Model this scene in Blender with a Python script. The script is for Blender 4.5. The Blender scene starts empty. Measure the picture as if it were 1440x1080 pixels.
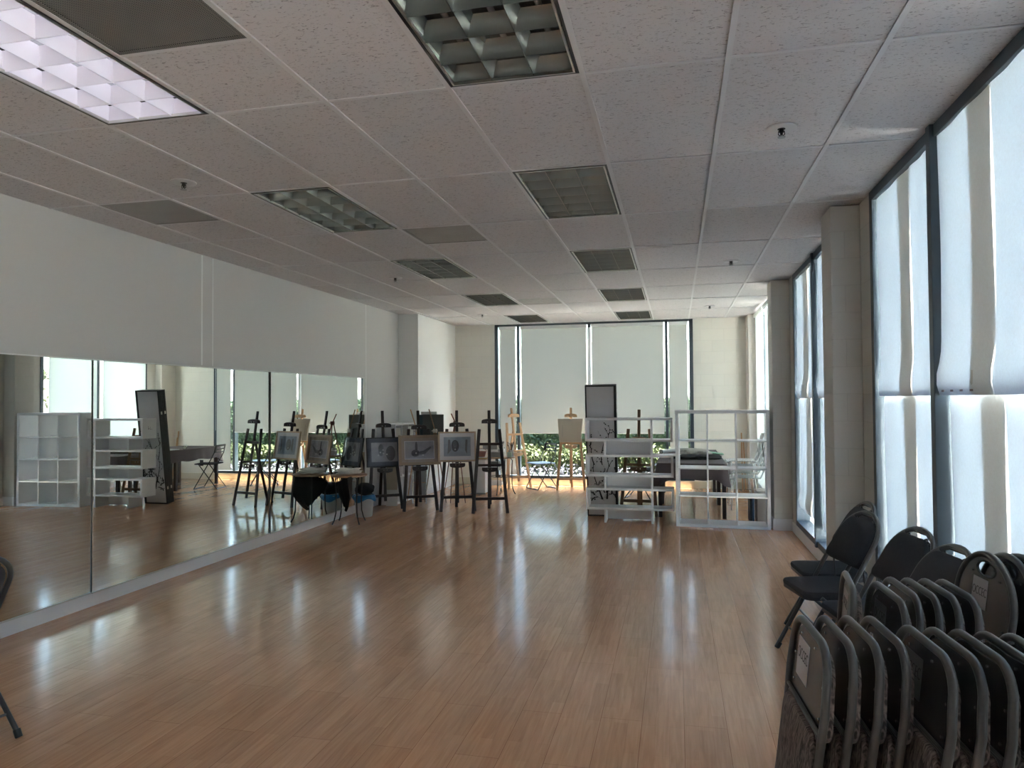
import bpy, math, random
from mathutils import Vector, Matrix
C = bpy.context.scene.collection
PI = math.pi; R = math.radians
H = 2.99                    # ceiling height
XL, XR, YB = -4.06, 1.71, 9.93   # left wall, window wall, far wall
G = 0.6096

# ------------------------------------------------------------------ materials
def s2l(c): return tuple(((v/255)/12.92 if v/255 <= .04045 else ((v/255+.055)/1.055)**2.4) for v in c)
def new_mat(name):
    m = bpy.data.materials.new(name); m.use_nodes = True
    nt = m.node_tree; b = nt.nodes['Principled BSDF']
    return m, nt, b
def N(nt, t, **kw):
    n = nt.nodes.new(t)
    for k, v in kw.items():
        if k in n.inputs: n.inputs[k].default_value = v
        else: setattr(n, k, v)
    return n
def plain(name, col, rough=.5, metal=0., noise=0., nscale=8., bump=0., bscale=60., spec=.5, coat=0.):
    m, nt, b = new_mat(name)
    c = (*col, 1)
    b.inputs['Base Color'].default_value = c
    b.inputs['Roughness'].default_value = rough; b.inputs['Metallic'].default_value = metal
    b.inputs['Specular IOR Level'].default_value = spec; b.inputs['Coat Weight'].default_value = coat
    tc = N(nt, 'ShaderNodeTexCoord')
    if noise:
        t = N(nt, 'ShaderNodeTexNoise', Scale=nscale, Detail=4.)
        mx = N(nt, 'ShaderNodeMix', data_type='RGBA')
        nt.links.new(tc.outputs['Object'], t.inputs['Vector'])
        nt.links.new(t.outputs['Fac'], mx.inputs[0])
        mx.inputs[6].default_value = (*[v*(1-noise) for v in col], 1)
        mx.inputs[7].default_value = (*[min(1, v*(1+noise)) for v in col], 1)
        nt.links.new(mx.outputs[2], b.inputs['Base Color'])
    if bump:
        t = N(nt, 'ShaderNodeTexNoise', Scale=bscale, Detail=3.)
        bp = N(nt, 'ShaderNodeBump', Strength=bump, Distance=.01)
        nt.links.new(tc.outputs['Object'], t.inputs['Vector'])
        nt.links.new(t.outputs['Fac'], bp.inputs['Height']); nt.links.new(bp.outputs[0], b.inputs['Normal'])
    return m

def mat_floor():
    m, nt, b = new_mat('maple_laminate'); L = nt.links.new
    tc = N(nt, 'ShaderNodeTexCoord'); mp = N(nt, 'ShaderNodeMapping')
    mp.inputs['Rotation'].default_value = (0, 0, PI/2)
    L(tc.outputs['Object'], mp.inputs['Vector'])
    def brick(w, h, off, mort):
        k = N(nt, 'ShaderNodeTexBrick', Scale=1.); k.offset = off; k.offset_frequency = 2
        k.inputs['Brick Width'].default_value = w; k.inputs['Row Height'].default_value = h
        k.inputs['Mortar Size'].default_value = mort; k.inputs['Mortar Smooth'].default_value = .3
        L(mp.outputs[0], k.inputs['Vector']); return k
    k1 = brick(.46, .0665, .37, .0004); k2 = brick(1.22, .1995, .41, .0011)
    k1.inputs['Color1'].default_value = (.60, .335, .19, 1); k1.inputs['Color2'].default_value = (.68, .39, .225, 1)
    k1.inputs['Mortar'].default_value = (.50, .27, .15, 1)
    k2.inputs['Color1'].default_value = (1, 1, 1, 1); k2.inputs['Color2'].default_value = (.93, .91, .89, 1)
    k2.inputs['Mortar'].default_value = (.5, .42, .36, 1)
    mpg = N(nt, 'ShaderNodeMapping'); mpg.inputs['Scale'].default_value = (26, 1.6, 1); L(tc.outputs['Object'], mpg.inputs['Vector'])
    g = N(nt, 'ShaderNodeTexNoise', Scale=2.2, Detail=6., Distortion=.6); L(mpg.outputs[0], g.inputs['Vector'])
    cr = N(nt, 'ShaderNodeValToRGB'); cr.color_ramp.elements[0].position = .3; cr.color_ramp.elements[0].color = (.86, .83, .8, 1)
    cr.color_ramp.elements[1].position = .7; cr.color_ramp.elements[1].color = (1.06, 1.06, 1.06, 1); L(g.outputs['Fac'], cr.inputs[0])
    m1 = N(nt, 'ShaderNodeMix', data_type='RGBA', blend_type='MULTIPLY'); m1.inputs[0].default_value = 1
    L(k1.outputs['Color'], m1.inputs[6]); L(k2.outputs['Color'], m1.inputs[7])
    m2 = N(nt, 'ShaderNodeMix', data_type='RGBA', blend_type='MULTIPLY'); m2.inputs[0].default_value = 1
    L(m1.outputs[2], m2.inputs[6]); L(cr.outputs[0], m2.inputs[7])
    # scuffs: a few small dark specks
    v = N(nt, 'ShaderNodeTexVoronoi', Scale=1.3); L(tc.outputs['Object'], v.inputs['Vector'])
    sc = N(nt, 'ShaderNodeMath', operation='LESS_THAN'); sc.inputs[1].default_value = .018; L(v.outputs['Distance'], sc.inputs[0])
    m3 = N(nt, 'ShaderNodeMix', data_type='RGBA'); L(sc.outputs[0], m3.inputs[0]); L(m2.outputs[2], m3.inputs[6]); m3.inputs[7].default_value = (.06, .035, .02, 1)
    L(m3.outputs[2], b.inputs['Base Color'])
    sn = N(nt, 'ShaderNodeTexNoise', Scale=1.1, Detail=5.); L(tc.outputs['Object'], sn.inputs['Vector'])
    mr = N(nt, 'ShaderNodeMapRange'); mr.inputs[3].default_value = .11; mr.inputs[4].default_value = .19; L(sn.outputs['Fac'], mr.inputs[0])
    L(mr.outputs[0], b.inputs['Roughness'])
    b.inputs['Specular IOR Level'].default_value = 1.
    # joints and a slight wave in the boards
    wn = N(nt, 'ShaderNodeTexNoise', Scale=3.5, Detail=2.); L(mp.outputs[0], wn.inputs['Vector'])
    ad = N(nt, 'ShaderNodeMath', operation='MULTIPLY_ADD'); L(k2.outputs['Fac'], ad.inputs[0]); ad.inputs[1].default_value = 0.; L(wn.outputs['Fac'], ad.inputs[2])
    bp = N(nt, 'ShaderNodeBump', Strength=.05, Distance=.02); L(ad.outputs[0], bp.inputs['Height']); L(bp.outputs[0], b.inputs['Normal'])
    return m

def mat_block(name, col):
    """painted concrete block: running bond 0.4 x 0.2 m joints"""
    m, nt, b = new_mat(name); L = nt.links.new
    ge = N(nt, 'ShaderNodeNewGeometry'); sp = N(nt, 'ShaderNodeSeparateXYZ'); sn = N(nt, 'ShaderNodeSeparateXYZ')
    L(ge.outputs['Position'], sp.inputs[0]); L(ge.outputs['Normal'], sn.inputs[0])
    ax = N(nt, 'ShaderNodeMath', operation='ABSOLUTE'); ay = N(nt, 'ShaderNodeMath', operation='ABSOLUTE')
    L(sn.outputs[0], ax.inputs[0]); L(sn.outputs[1], ay.inputs[0])
    a = N(nt, 'ShaderNodeMath', operation='MULTIPLY'); L(sp.outputs[0], a.inputs[0]); L(ay.outputs[0], a.inputs[1])
    u = N(nt, 'ShaderNodeMath', operation='MULTIPLY_ADD'); L(sp.outputs[1], u.inputs[0]); L(ax.outputs[0], u.inputs[1]); L(a.outputs[0], u.inputs[2])
    cb = N(nt, 'ShaderNodeCombineXYZ'); L(u.outputs[0], cb.inputs[0]); L(sp.outputs[2], cb.inputs[1])
    k = N(nt, 'ShaderNodeTexBrick', Scale=1.); k.inputs['Brick Width'].default_value = .4; k.inputs['Row Height'].default_value = .2
    k.inputs['Mortar Size'].default_value = .004; k.inputs['Mortar Smooth'].default_value = .6
    L(cb.outputs[0], k.inputs['Vector'])
    k.inputs['Color1'].default_value = (*col, 1); k.inputs['Color2'].default_value = (*[v*.97 for v in col], 1); k.inputs['Mortar'].default_value = (*[v*.9 for v in col], 1)
    L(k.outputs['Color'], b.inputs['Base Color']); b.inputs['Roughness'].default_value = .55
    n = N(nt, 'ShaderNodeTexNoise', Scale=70., Detail=3.); L(ge.outputs['Position'], n.inputs['Vector'])
    ma = N(nt, 'ShaderNodeMath', operation='MULTIPLY_ADD'); L(k.outputs['Fac'], ma.inputs[0]); ma.inputs[1].default_value = -1.5; L(n.outputs['Fac'], ma.inputs[2])
    bp = N(nt, 'ShaderNodeBump', Strength=.35, Distance=.003); L(ma.outputs[0], bp.inputs['Height']); L(bp.outputs[0], b.inputs['Normal'])
    return m

def mat_tile():
    """mineral fibre ceiling tile with short fissures and pin holes"""
    m, nt, b = new_mat('fissured_ceiling_tile'); L = nt.links.new
    tc = N(nt, 'ShaderNodeTexCoord'); mp = N(nt, 'ShaderNodeMapping'); mp.inputs['Scale'].default_value = (34, 80, 1); L(tc.outputs['Object'], mp.inputs['Vector'])
    n = N(nt, 'ShaderNodeTexNoise', Scale=1.3, Detail=2., Distortion=1.2); L(mp.outputs[0], n.inputs['Vector'])
    cr = N(nt, 'ShaderNodeValToRGB'); cr.color_ramp.elements[0].position = .335; cr.color_ramp.elements[1].position = .40
    cr.color_ramp.elements[0].color = (.32, .305, .31, 1); cr.color_ramp.elements[1].color = (.60, .58, .59, 1)
    L(n.outputs['Fac'], cr.inputs[0]); L(cr.outputs[0], b.inputs['Base Color'])
    bp = N(nt, 'ShaderNodeBump', Strength=.35, Distance=.004); L(cr.outputs[0], bp.inputs['Height']); L(bp.outputs[0], b.inputs['Normal'])
    b.inputs['Roughness'].default_value = .9; b.inputs['Specular IOR Level'].default_value = .2
    return m

def mat_perf(name, col, hole, pitch):
    m, nt, b = new_mat(name); L = nt.links.new
    tc = N(nt, 'ShaderNodeTexCoord'); sp = N(nt, 'ShaderNodeSeparateXYZ'); L(tc.outputs['Object'], sp.inputs[0])
    outs = []
    for i in (0, 1):
        a = N(nt, 'ShaderNodeMath', operation='PINGPONG'); a.inputs[1].default_value = pitch/2; L(sp.outputs[i], a.inputs[0])
        q = N(nt, 'ShaderNodeMath', operation='GREATER_THAN'); q.inputs[1].default_value = pitch*.22; L(a.outputs[0], q.inputs[0]); outs.append(q)
    mu = N(nt, 'ShaderNodeMath', operation='MULTIPLY'); L(outs[0].outputs[0], mu.inputs[0]); L(outs[1].outputs[0], mu.inputs[1])
    dn = N(nt, 'ShaderNodeTexNoise', Scale=5., Detail=4.); L(tc.outputs['Object'], dn.inputs['Vector'])
    mx0 = N(nt, 'ShaderNodeMix', data_type='RGBA'); L(dn.outputs['Fac'], mx0.inputs[0])
    mx0.inputs[6].default_value = (*[v*.75 for v in col], 1); mx0.inputs[7].default_value = (*[v*1.15 for v in col], 1)
    mx = N(nt, 'ShaderNodeMix', data_type='RGBA'); L(mu.outputs[0], mx.inputs[0])
    L(mx0.outputs[2], mx.inputs[6]); mx.inputs[7].default_value = (*hole, 1)
    L(mx.outputs[2], b.inputs['Base Color']); b.inputs['Roughness'].default_value = .5
    return m

def mat_glass(name='window_glass', tint=(.93, .97, .95), refl=1.0):
    m = bpy.data.materials.new(name); m.use_nodes = True; nt = m.node_tree; nt.nodes.clear(); L = nt.links.new
    o = N(nt, 'ShaderNodeOutputMaterial'); mx = N(nt, 'ShaderNodeMixShader'); t = N(nt, 'ShaderNodeBsdfTransparent'); g = N(nt, 'ShaderNodeBsdfGlossy')
    t.inputs[0].default_value = (*tint, 1); g.inputs['Roughness'].default_value = .02
    f = N(nt, 'ShaderNodeFresnel', IOR=1.5); mu = N(nt, 'ShaderNodeMath', operation='MULTIPLY'); mu.inputs[1].default_value = refl
    ge = N(nt, 'ShaderNodeNewGeometry'); fr = N(nt, 'ShaderNodeMath', operation='SUBTRACT'); fr.inputs[0].default_value = 1.; L(ge.outputs['Backfacing'], fr.inputs[1])
    m2 = N(nt, 'ShaderNodeMath', operation='MULTIPLY'); L(f.outputs[0], mu.inputs[0]); L(mu.outputs[0], m2.inputs[0]); L(fr.outputs[0], m2.inputs[1]); L(m2.outputs[0], mx.inputs[0]); L(t.outputs[0], mx.inputs[1]); L(g.outputs[0], mx.inputs[2]); L(mx.outputs[0], o.inputs[0])
    return m

def mat_trans(name, refl, trans, amt, fibre=0., scale=160., weave=0.):
    """cloth or paper that lets daylight through"""
    m = bpy.data.materials.new(name); m.use_nodes = True; nt = m.node_tree; nt.nodes.clear(); L = nt.links.new
    o = N(nt, 'ShaderNodeOutputMaterial'); mx = N(nt, 'ShaderNodeMixShader'); d = N(nt, 'ShaderNodeBsdfDiffuse'); t = N(nt, 'ShaderNodeBsdfTranslucent')
    mx.inputs[0].default_value = amt
    d.inputs[0].default_value = (*refl, 1); t.inputs[0].default_value = (*trans, 1)
    tc = N(nt, 'ShaderNodeTexCoord')
    if fibre:
        n = N(nt, 'ShaderNodeTexNoise', Scale=scale, Detail=5., Roughness=.65); n.inputs['Distortion'].default_value = 1.
        L(tc.outputs['Object'], n.inputs['Vector'])
        cr = N(nt, 'ShaderNodeValToRGB'); cr.color_ramp.elements[0].position = .38; cr.color_ramp.elements[1].position = .62
        cr.color_ramp.elements[0].color = (*[v*(1-fibre) for v in trans], 1); cr.color_ramp.elements[1].color = (*[min(1, v*(1+fibre)) for v in trans], 1)
        L(n.outputs['Fac'], cr.inputs[0]); L(cr.outputs[0], t.inputs[0])
    if weave:
        w = N(nt, 'ShaderNodeTexNoise', Scale=400., Detail=1.); L(tc.outputs['Object'], w.inputs['Vector'])
        bp = N(nt, 'ShaderNodeBump', Strength=weave, Distance=.001); L(w.outputs['Fac'], bp.inputs['Height']); L(bp.outputs[0], d.inputs['Normal'])
    L(d.outputs[0], mx.inputs[1]); L(t.outputs[0], mx.inputs[2]); L(mx.outputs[0], o.inputs[0])
    return m

def mat_wavy():
    """upholstery with a wavy ribbed weave"""
    m, nt, b = new_mat('wavy_upholstery'); L = nt.links.new
    tc = N(nt, 'ShaderNodeTexCoord')
    w = N(nt, 'ShaderNodeTexNoise', Scale=1., Detail=2., Distortion=1.1); mp = N(nt, 'ShaderNodeMapping'); mp.inputs['Scale'].default_value = (170, 20, 26)
    L(tc.outputs['Object'], mp.inputs['Vector']); L(mp.outputs[0], w.inputs['Vector'])
    cr = N(nt, 'ShaderNodeValToRGB'); cr.color_ramp.elements[0].position = .38; cr.color_ramp.elements[1].position = .62; cr.color_ramp.elements[0].color = (.035, .029, .027, 1); cr.color_ramp.elements[1].color = (.21, .165, .155, 1)
    L(w.outputs['Fac'], cr.inputs[0]); L(cr.outputs[0], b.inputs['Base Color'])
    bp = N(nt, 'ShaderNodeBump', Strength=.5, Distance=.003); L(w.outputs['Fac'], bp.inputs['Height']); L(bp.outputs[0], b.inputs['Normal'])
    b.inputs['Roughness'].default_value = .95
    return m

def mat_emit(name, col, s):
    m = bpy.data.materials.new(name); m.use_nodes = True; nt = m.node_tree; nt.nodes.clear()
    o = N(nt, 'ShaderNodeOutputMaterial'); e = N(nt, 'ShaderNodeEmission'); e.inputs[0].default_value = (*col, 1); e.inputs[1].default_value = s
    nt.links.new(e.outputs[0], o.inputs[0]); return m

def mat_mirror():
    m, nt, b = new_mat('silvered_mirror'); b.inputs['Metallic'].default_value = 1.; b.inputs['Roughness'].default_value = .0
    b.inputs['Base Color'].default_value = (.80, .84, .81, 1); return m

M = {}
M['floor'] = mat_floor()
M['tile'] = mat_tile()
M['tee'] = plain('painted_steel_tee', (.62, .61, .62), .45)
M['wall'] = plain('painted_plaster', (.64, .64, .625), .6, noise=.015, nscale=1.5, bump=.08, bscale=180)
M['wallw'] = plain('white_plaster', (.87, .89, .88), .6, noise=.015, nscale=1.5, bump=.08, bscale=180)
M['block'] = mat_block('painted_block', (.82, .81, .745)); M['blockp'] = mat_block('painted_block_pier', (.62, .60, .56))  # one block paint; far-end brightness put into the paler copy, piers darker
M['base'] = plain('white_baseboard_paint', (.78, .77, .78), .5, noise=.04, nscale=3)
M['frame'] = plain('blue_grey_aluminium', (.065, .083, .10), .4, metal=.3)
M['glass'] = mat_glass()
M['picglass'] = mat_glass('picture_glass', (.97, .97, .97), 1.6)
M['rollers'] = mat_trans('side_roller_blind_cloth', (.62, .64, .60), (.66, .76, .76), .13, fibre=.05, scale=60, weave=.3)
M['roller'] = mat_trans('roller_blind_cloth', (.62, .63, .57), (.42, .43, .40), .112, fibre=.05, scale=60, weave=.3)
M['paper'] = mat_trans('fibrous_paper_shade', (.76, .76, .74), (.45, .57, .70), .087, fibre=.42, scale=70)
M['strip'] = mat_trans('backlit_doubled_paper', (.60, .56, .50), (.62, .56, .48), .27, fibre=.15, scale=95)  # beige of light through doubled paper, put into the strip's tint
M['hem'] = plain('folded_hem_tape', (.36, .28, .26), .8)
M['mirror'] = mat_mirror()
M['mirror_edge'] = plain('mirror_edge', (.03, .035, .035), .4)
M['alu'] = plain('brushed_aluminium', (.62, .62, .58), .28, metal=1.)
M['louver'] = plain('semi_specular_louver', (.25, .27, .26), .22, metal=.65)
M['louver_lit'] = plain('lamp_lit_louver', (.86, .84, .92), .5)  # same louvre with the lamp's lavender glow put into its colour
M['reflector'] = plain('dim_reflector', (.10, .10, .095), .4)
M['tube_off'] = plain('unlit_lamp_glass', (.7, .7, .68), .25)
M['tube_on'] = mat_emit('lit_lamp', (.88, .87, 1.0), 1.25)
M['black'] = plain('black_trim', (.012, .012, .013), .45)
M['vent'] = mat_perf('perforated_grille', (.42, .40, .385), (.08, .08, .08), .0075)
M['ventd'] = mat_perf('dusty_perforated_grille', (.22, .21, .20), (.035, .035, .035), .0095)
M['chrome'] = plain('polished_chrome', (.75, .75, .76), .12, metal=1.)
M['screw'] = plain('screw_steel', (.8, .8, .8), .2, metal=1.)
M['tubeblk'] = plain('black_powder_coat', (.055, .053, .053), .33, noise=.1, nscale=20, spec=.6)
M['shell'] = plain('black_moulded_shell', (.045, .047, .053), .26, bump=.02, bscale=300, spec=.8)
M['shell_lit'] = plain('lit_moulded_shell', (.10, .105, .11), .35)  # lit copy of the black shell, brightness put into a paler colour
M['fabric'] = plain('black_upholstery', (.050, .051, .058), .95, noise=.15, nscale=60, bump=.3, bscale=500, spec=.15)
M['wavy'] = mat_wavy()
M['label'] = plain('grey_paper_label', (.46, .44, .46), .7)
M['label_dark'] = plain('dark_grey_label', (.13, .13, .135), .7)
M['ink'] = plain('black_ink', (.012, .012, .014), .7)
M['darkwood'] = plain('dark_stained_wood', (.020, .009, .009), .38, noise=.3, nscale=12)
M['pine'] = plain('pale_pine', (.60, .38, .21), .5, noise=.12, nscale=14)
M['brownwood'] = plain('mid_brown_wood', (.20, .115, .06), .5, noise=.2, nscale=14)
M['redwood'] = plain('reddish_wood', (.13, .04, .025), .45, noise=.2, nscale=14)
M['tanframe'] = plain('tan_frame_wood', (.30, .22, .155), .5, noise=.12, nscale=20)
M['oakframe'] = plain('light_oak_frame', (.48, .36, .26), .5, noise=.12, nscale=20)
M['tanmat'] = plain('tan_mat_board', (.36, .29, .235), .8)
M['whitemat'] = plain('white_mat_board', (.75, .74, .78), .8)
M['darkmat'] = plain('blue_black_mat_board', (.06, .075, .11), .7)
M['sketch'] = plain('graphite_drawing', (.34, .34, .38), .8, noise=.35, nscale=9)
M['sketchb'] = plain('blue_grey_drawing', (.32, .37, .45), .8, noise=.35, nscale=9)
M['graph_d'] = plain('dark_graphite', (.09, .09, .105), .8, noise=.3, nscale=20)
M['graph_m'] = plain('mid_graphite', (.15, .155, .175), .8, noise=.3, nscale=20)
M['graph_l'] = plain('light_chalk', (.62, .62, .62), .8)
M['canvas'] = plain('primed_canvas', (.58, .53, .44), .85, bump=.2, bscale=400)
M['white'] = plain('white_lacquer', (.82, .82, .84), .4)
M['whitech'] = plain('white_plastic', (.80, .82, .82), .4)
M['perfwhite'] = mat_perf('perforated_white_plastic', (.80, .82, .82), (.25, .27, .28), .022)
M['cubein'] = plain('pale_shelf_lacquer', (.50, .50, .47), .5)
M['scrpaper'] = plain('screen_paper', (.60, .59, .60), .8, noise=.05, nscale=4)
M['scrframe'] = plain('black_screen_frame', (.008, .009, .011), .35)
M['brass'] = plain('hinge_metal', (.5, .48, .42), .3, metal=1.)
M['cloth'] = plain('dark_taupe_tablecloth', (.13, .105, .11), .85, noise=.12, nscale=30, bump=.2, bscale=200)
M['tableleg'] = plain('dark_table_leg', (.035, .018, .015), .4)
M['jacket'] = plain('grey_knit', (.48, .46, .43), .95, noise=.35, nscale=18, bump=.6, bscale=90)
M['blackcl'] = plain('black_cloth', (.010, .010, .012), .8, bump=.4, bscale=30)
M['green'] = plain('mint_green_paper', (.30, .55, .38), .7)
M['paperw'] = plain('white_paper', (.70, .70, .68), .7, noise=.06, nscale=20)
M['news'] = plain('newsprint', (.70, .69, .66), .85, noise=.25, nscale=35)
M['birch'] = plain('varnished_birch', (.36, .22, .13), .35, noise=.15, nscale=12)
M['blkmetal'] = plain('black_bent_steel', (.012, .012, .013), .35)
M['bucket'] = plain('white_bucket_plastic', (.50, .52, .52), .4)
M['liner'] = plain('blue_plastic_liner', (.02, .16, .36), .3)
M['greybox'] = plain('warm_grey_carton', (.48, .46, .42), .7)
M['greydark'] = plain('slate_drawing_board', (.085, .095, .09), .6)
M['teal'] = plain('dark_teal_board', (.035, .06, .07), .6)
M['ply'] = plain('pale_plywood', (.45, .37, .28), .6, noise=.12, nscale=8)
M['steelgrey'] = plain('grey_steel', (.30, .31, .32), .35, metal=.6)
M['red'] = plain('faded_red_plastic', (.30, .14, .12), .5)
M['ochre'] = plain('ochre_packet', (.42, .32, .09), .6)
M['mintbox'] = plain('mint_plastic', (.42, .56, .46), .5)
M['bristle'] = plain('brush_handle', (.02, .02, .022), .4)
M['clear'] = plain('frosted_jar', (.42, .45, .46), .15)
M['blue'] = plain('blue_folder', (.03, .09, .19), .5)
M['seatblue'] = plain('blue_grey_seat', (.16, .23, .32), .35)
M['bluegrey'] = plain('dull_steel_tube', (.05, .06, .065), .3, metal=.7)
M['leaf'] = plain('hedge_leaf', (.045, .070, .038), .7, noise=.3, nscale=4, spec=.3)
M['leafy'] = plain('yellow_green_leaf', (.045, .055, .018), .7, noise=.4, nscale=4, spec=.3)
M['lav'] = plain('lavender_flower', (.045, .04, .055), .7, noise=.4, nscale=5)
M['bark'] = plain('branch_bark', (.08, .06, .045), .9)
M['soil'] = plain('garden_mulch', (.60, .57, .57), .95, noise=.4, nscale=9, bump=.5, bscale=30)
M['plug'] = plain('dark_outlet_plate', (.02, .02, .02), .5)
M['sill'] = plain('warm_lit_sill_paint', (.66, .62, .50), .5)  # white sill, yellow of the light on it put into the colour
M['stucco'] = plain('outside_stucco', (.45, .42, .38), .9)

# ------------------------------------------------------------------ mesh builder
class MB:
    def __init__(s): s.v = []; s.f = []
    def add(s, vs, fs):
        b = len(s.v); s.v += [tuple(v) for v in vs]; s.f += [tuple(b+i for i in f) for f in fs]; return s
    def box(s, x0, x1, y0, y1, z0, z1):
        vs = [(x, y, z) for z in (z0, z1) for (x, y) in ((x0, y0), (x1, y0), (x1, y1), (x0, y1))]
        return s.add(vs, [(3, 2, 1, 0), (4, 5, 6, 7), (0, 1, 5, 4), (1, 2, 6, 5), (2, 3, 7, 6), (3, 0, 4, 7)])
    def bar(s, a, b, w, t, up=(0, 0, 1)):
        """rectangular bar from a to b, w across, t thick"""
        a = Vector(a); b = Vector(b); d = (b-a).normalized(); u = Vector(up)
        if abs(d.dot(u)) > .95: u = Vector((0, 1, 0))
        sx = d.cross(u).normalized()*w/2; sy = d.cross(sx).normalized()*t/2
        vs = [p+q for p in (a, b) for q in (-sx-sy, sx-sy, sx+sy, -sx+sy)]
        return s.add(vs, [(3, 2, 1, 0), (4, 5, 6, 7), (0, 1, 5, 4), (1, 2, 6, 5), (2, 3, 7, 6), (3, 0, 4, 7)])
    def tube(s, pts, r, n=10, closed=False, caps=True, ry=None):
        pts = [Vector(p) for p in pts]; m = len(pts); rings = []; up = None
        rs = r if isinstance(r, (list, tuple)) else [r]*m
        for i, p in enumerate(pts):
            if closed: t = (pts[(i+1) % m]-pts[i-1]).normalized()
            else: t = (pts[min(i+1, m-1)]-pts[max(i-1, 0)]).normalized()
            if up is None:
                up = Vector((0, 0, 1)) if abs(t.z) < .9 else Vector((0, 1, 0))
            a = t.cross(up)
            if a.length < 1e-5: a = t.cross(Vector((1, 0, 0)))
            a.normalize(); b = t.cross(a).normalized(); up = -b if False else a.cross(t)
            rings.append([p+a*math.cos(2*PI*k/n)*rs[i]+b*math.sin(2*PI*k/n)*(ry or rs[i]) for k in range(n)])
        vs = [v for rg in rings for v in rg]; fs = []
        for i in range(m if closed else m-1):
            j = (i+1) % m
            for k in range(n):
                l = (k+1) % n; fs.append((i*n+k, i*n+l, j*n+l, j*n+k))
        if caps and not closed: fs += [tuple(range(n))[::-1], tuple((m-1)*n+k for k in range(n))]
        return s.add(vs, fs)
    def lathe(s, prof, n=24, c=(0, 0, 0), cap=True):
        vs = [(c[0]+r*math.cos(2*PI*k/n), c[1]+r*math.sin(2*PI*k/n), c[2]+z) for r, z in prof for k in range(n)]
        fs = [(i*n+k, i*n+(k+1) % n, (i+1)*n+(k+1) % n, (i+1)*n+k) for i in range(len(prof)-1) for k in range(n)]
        if cap: fs += [tuple(range(n))[::-1], tuple((len(prof)-1)*n+k for k in range(n))]
        return s.add(vs, fs)
    def prism(s, poly, d, axis='y', o=0.):
        """closed 2-D polygon given thickness; axis y: polygon in x,z; axis z: polygon in x,y"""
        n = len(poly)
        if axis == 'y': vs = [(p[0], o, p[1]) for p in poly]+[(p[0], o+d, p[1]) for p in poly]
        elif axis == 'z': vs = [(p[0], p[1], o) for p in poly]+[(p[0], p[1], o+d) for p in poly]
        else: vs = [(o, p[0], p[1]) for p in poly]+[(o+d, p[0], p[1]) for p in poly]
        fs = [tuple(range(n)), tuple(range(2*n-1, n-1, -1))]+[(i, i+n, (i+1) % n+n, (i+1) % n) for i in range(n)]
        return s.add(vs, fs)
    def grid(s, fn, nu, nv, both=0.):
        vs = [fn(i/nu, j/nv) for j in range(nv+1) for i in range(nu+1)]
        fs = [(j*(nu+1)+i, j*(nu+1)+i+1, (j+1)*(nu+1)+i+1, (j+1)*(nu+1)+i) for j in range(nv) for i in range(nu)]
        return s.add(vs, fs)
    def blob(s, c, r, seed=0, amp=.15, n=16, m=24, flat=None):
        rnd = random.Random(seed); ph = [rnd.uniform(0, 6.28) for _ in range(12)]
        vs = []; fs = []
        for i in range(n+1):
            th = PI*i/n
            for k in range(m):
                a = 2*PI*k/m
                q = 1+amp*(math.sin(2*a+ph[0])*math.sin(th)+.6*math.sin(3*a+3*th+ph[1])*math.sin(th)+.45*math.sin(5*a-4*th+ph[2])*math.sin(th)+.3*math.sin(9*a+7*th+ph[3])*math.sin(th))
                z = r[2]*math.cos(th)*q
                if flat is not None: z = max(z, flat)
                vs.append((c[0]+r[0]*math.sin(th)*math.cos(a)*q, c[1]+r[1]*math.sin(th)*math.sin(a)*q, c[2]+z))
        for i in range(n):
            for k in range(m):
                l = (k+1) % m; fs.append((i*m+k, (i+1)*m+k, (i+1)*m+l, i*m+l))
        return s.add(vs, fs)
    def build(s, name, mat, parent=None, smooth=False, bevel=0., seg=2, solid=0., sub=0):
        me = bpy.data.meshes.new(name); me.from_pydata([tuple(v) for v in s.v], [], s.f)
        if smooth:
            for p in me.polygons: p.use_smooth = True
        me.materials.append(mat); me.validate(); me.update()
        o = bpy.data.objects.new(name, me); C.objects.link(o)
        if parent is not None: o.parent = parent
        if solid:
            md = o.modifiers.new('solid', 'SOLIDIFY'); md.thickness = solid; md.offset = 0
        if bevel:
            md = o.modifiers.new('bevel', 'BEVEL'); md.width = bevel; md.segments = seg; md.limit_method = 'ANGLE'; md.angle_limit = R(40)
        if smooth and not sub:
            try: me.set_sharp_from_angle(angle=R(42))
            except Exception: pass
        if sub:
            md = o.modifiers.new('sub', 'SUBSURF'); md.levels = sub; md.render_levels = sub
        return o

def tag(o, label, cat, group=None, kind=None):
    o['label'] = label; o['category'] = cat
    if group: o['group'] = group
    if kind: o['kind'] = kind
    return o
def thing(name, label, cat, loc=(0, 0, 0), rz=0., group=None, kind=None, rx=0., ry=0.):
    o = bpy.data.objects.new(name, None); C.objects.link(o); o.location = loc; o.rotation_euler = (rx, ry, rz); o.empty_display_size = .1
    return tag(o, label, cat, group, kind)
def struct(name, mb, mat, **kw):
    o = mb.build(name, mat, **kw); o['kind'] = 'structure'; return o
def kids(o): return [c for c in C.objects if c.parent is o]
def dup(root, loc=None, rz=None, label=None, group=None):
    def rec(o, par):
        c = o.copy(); C.objects.link(c)
        if par is not None: c.parent = par
        for ch in [k for k in bpy.data.objects if k.parent is o]: rec(ch, c)
        return c
    r = rec(root, None)
    if loc is not None: r.location = loc
    if rz is not None: r.rotation_euler[2] = rz
    if label: r['label'] = label
    if group: r['group'] = group
    return r
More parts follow.
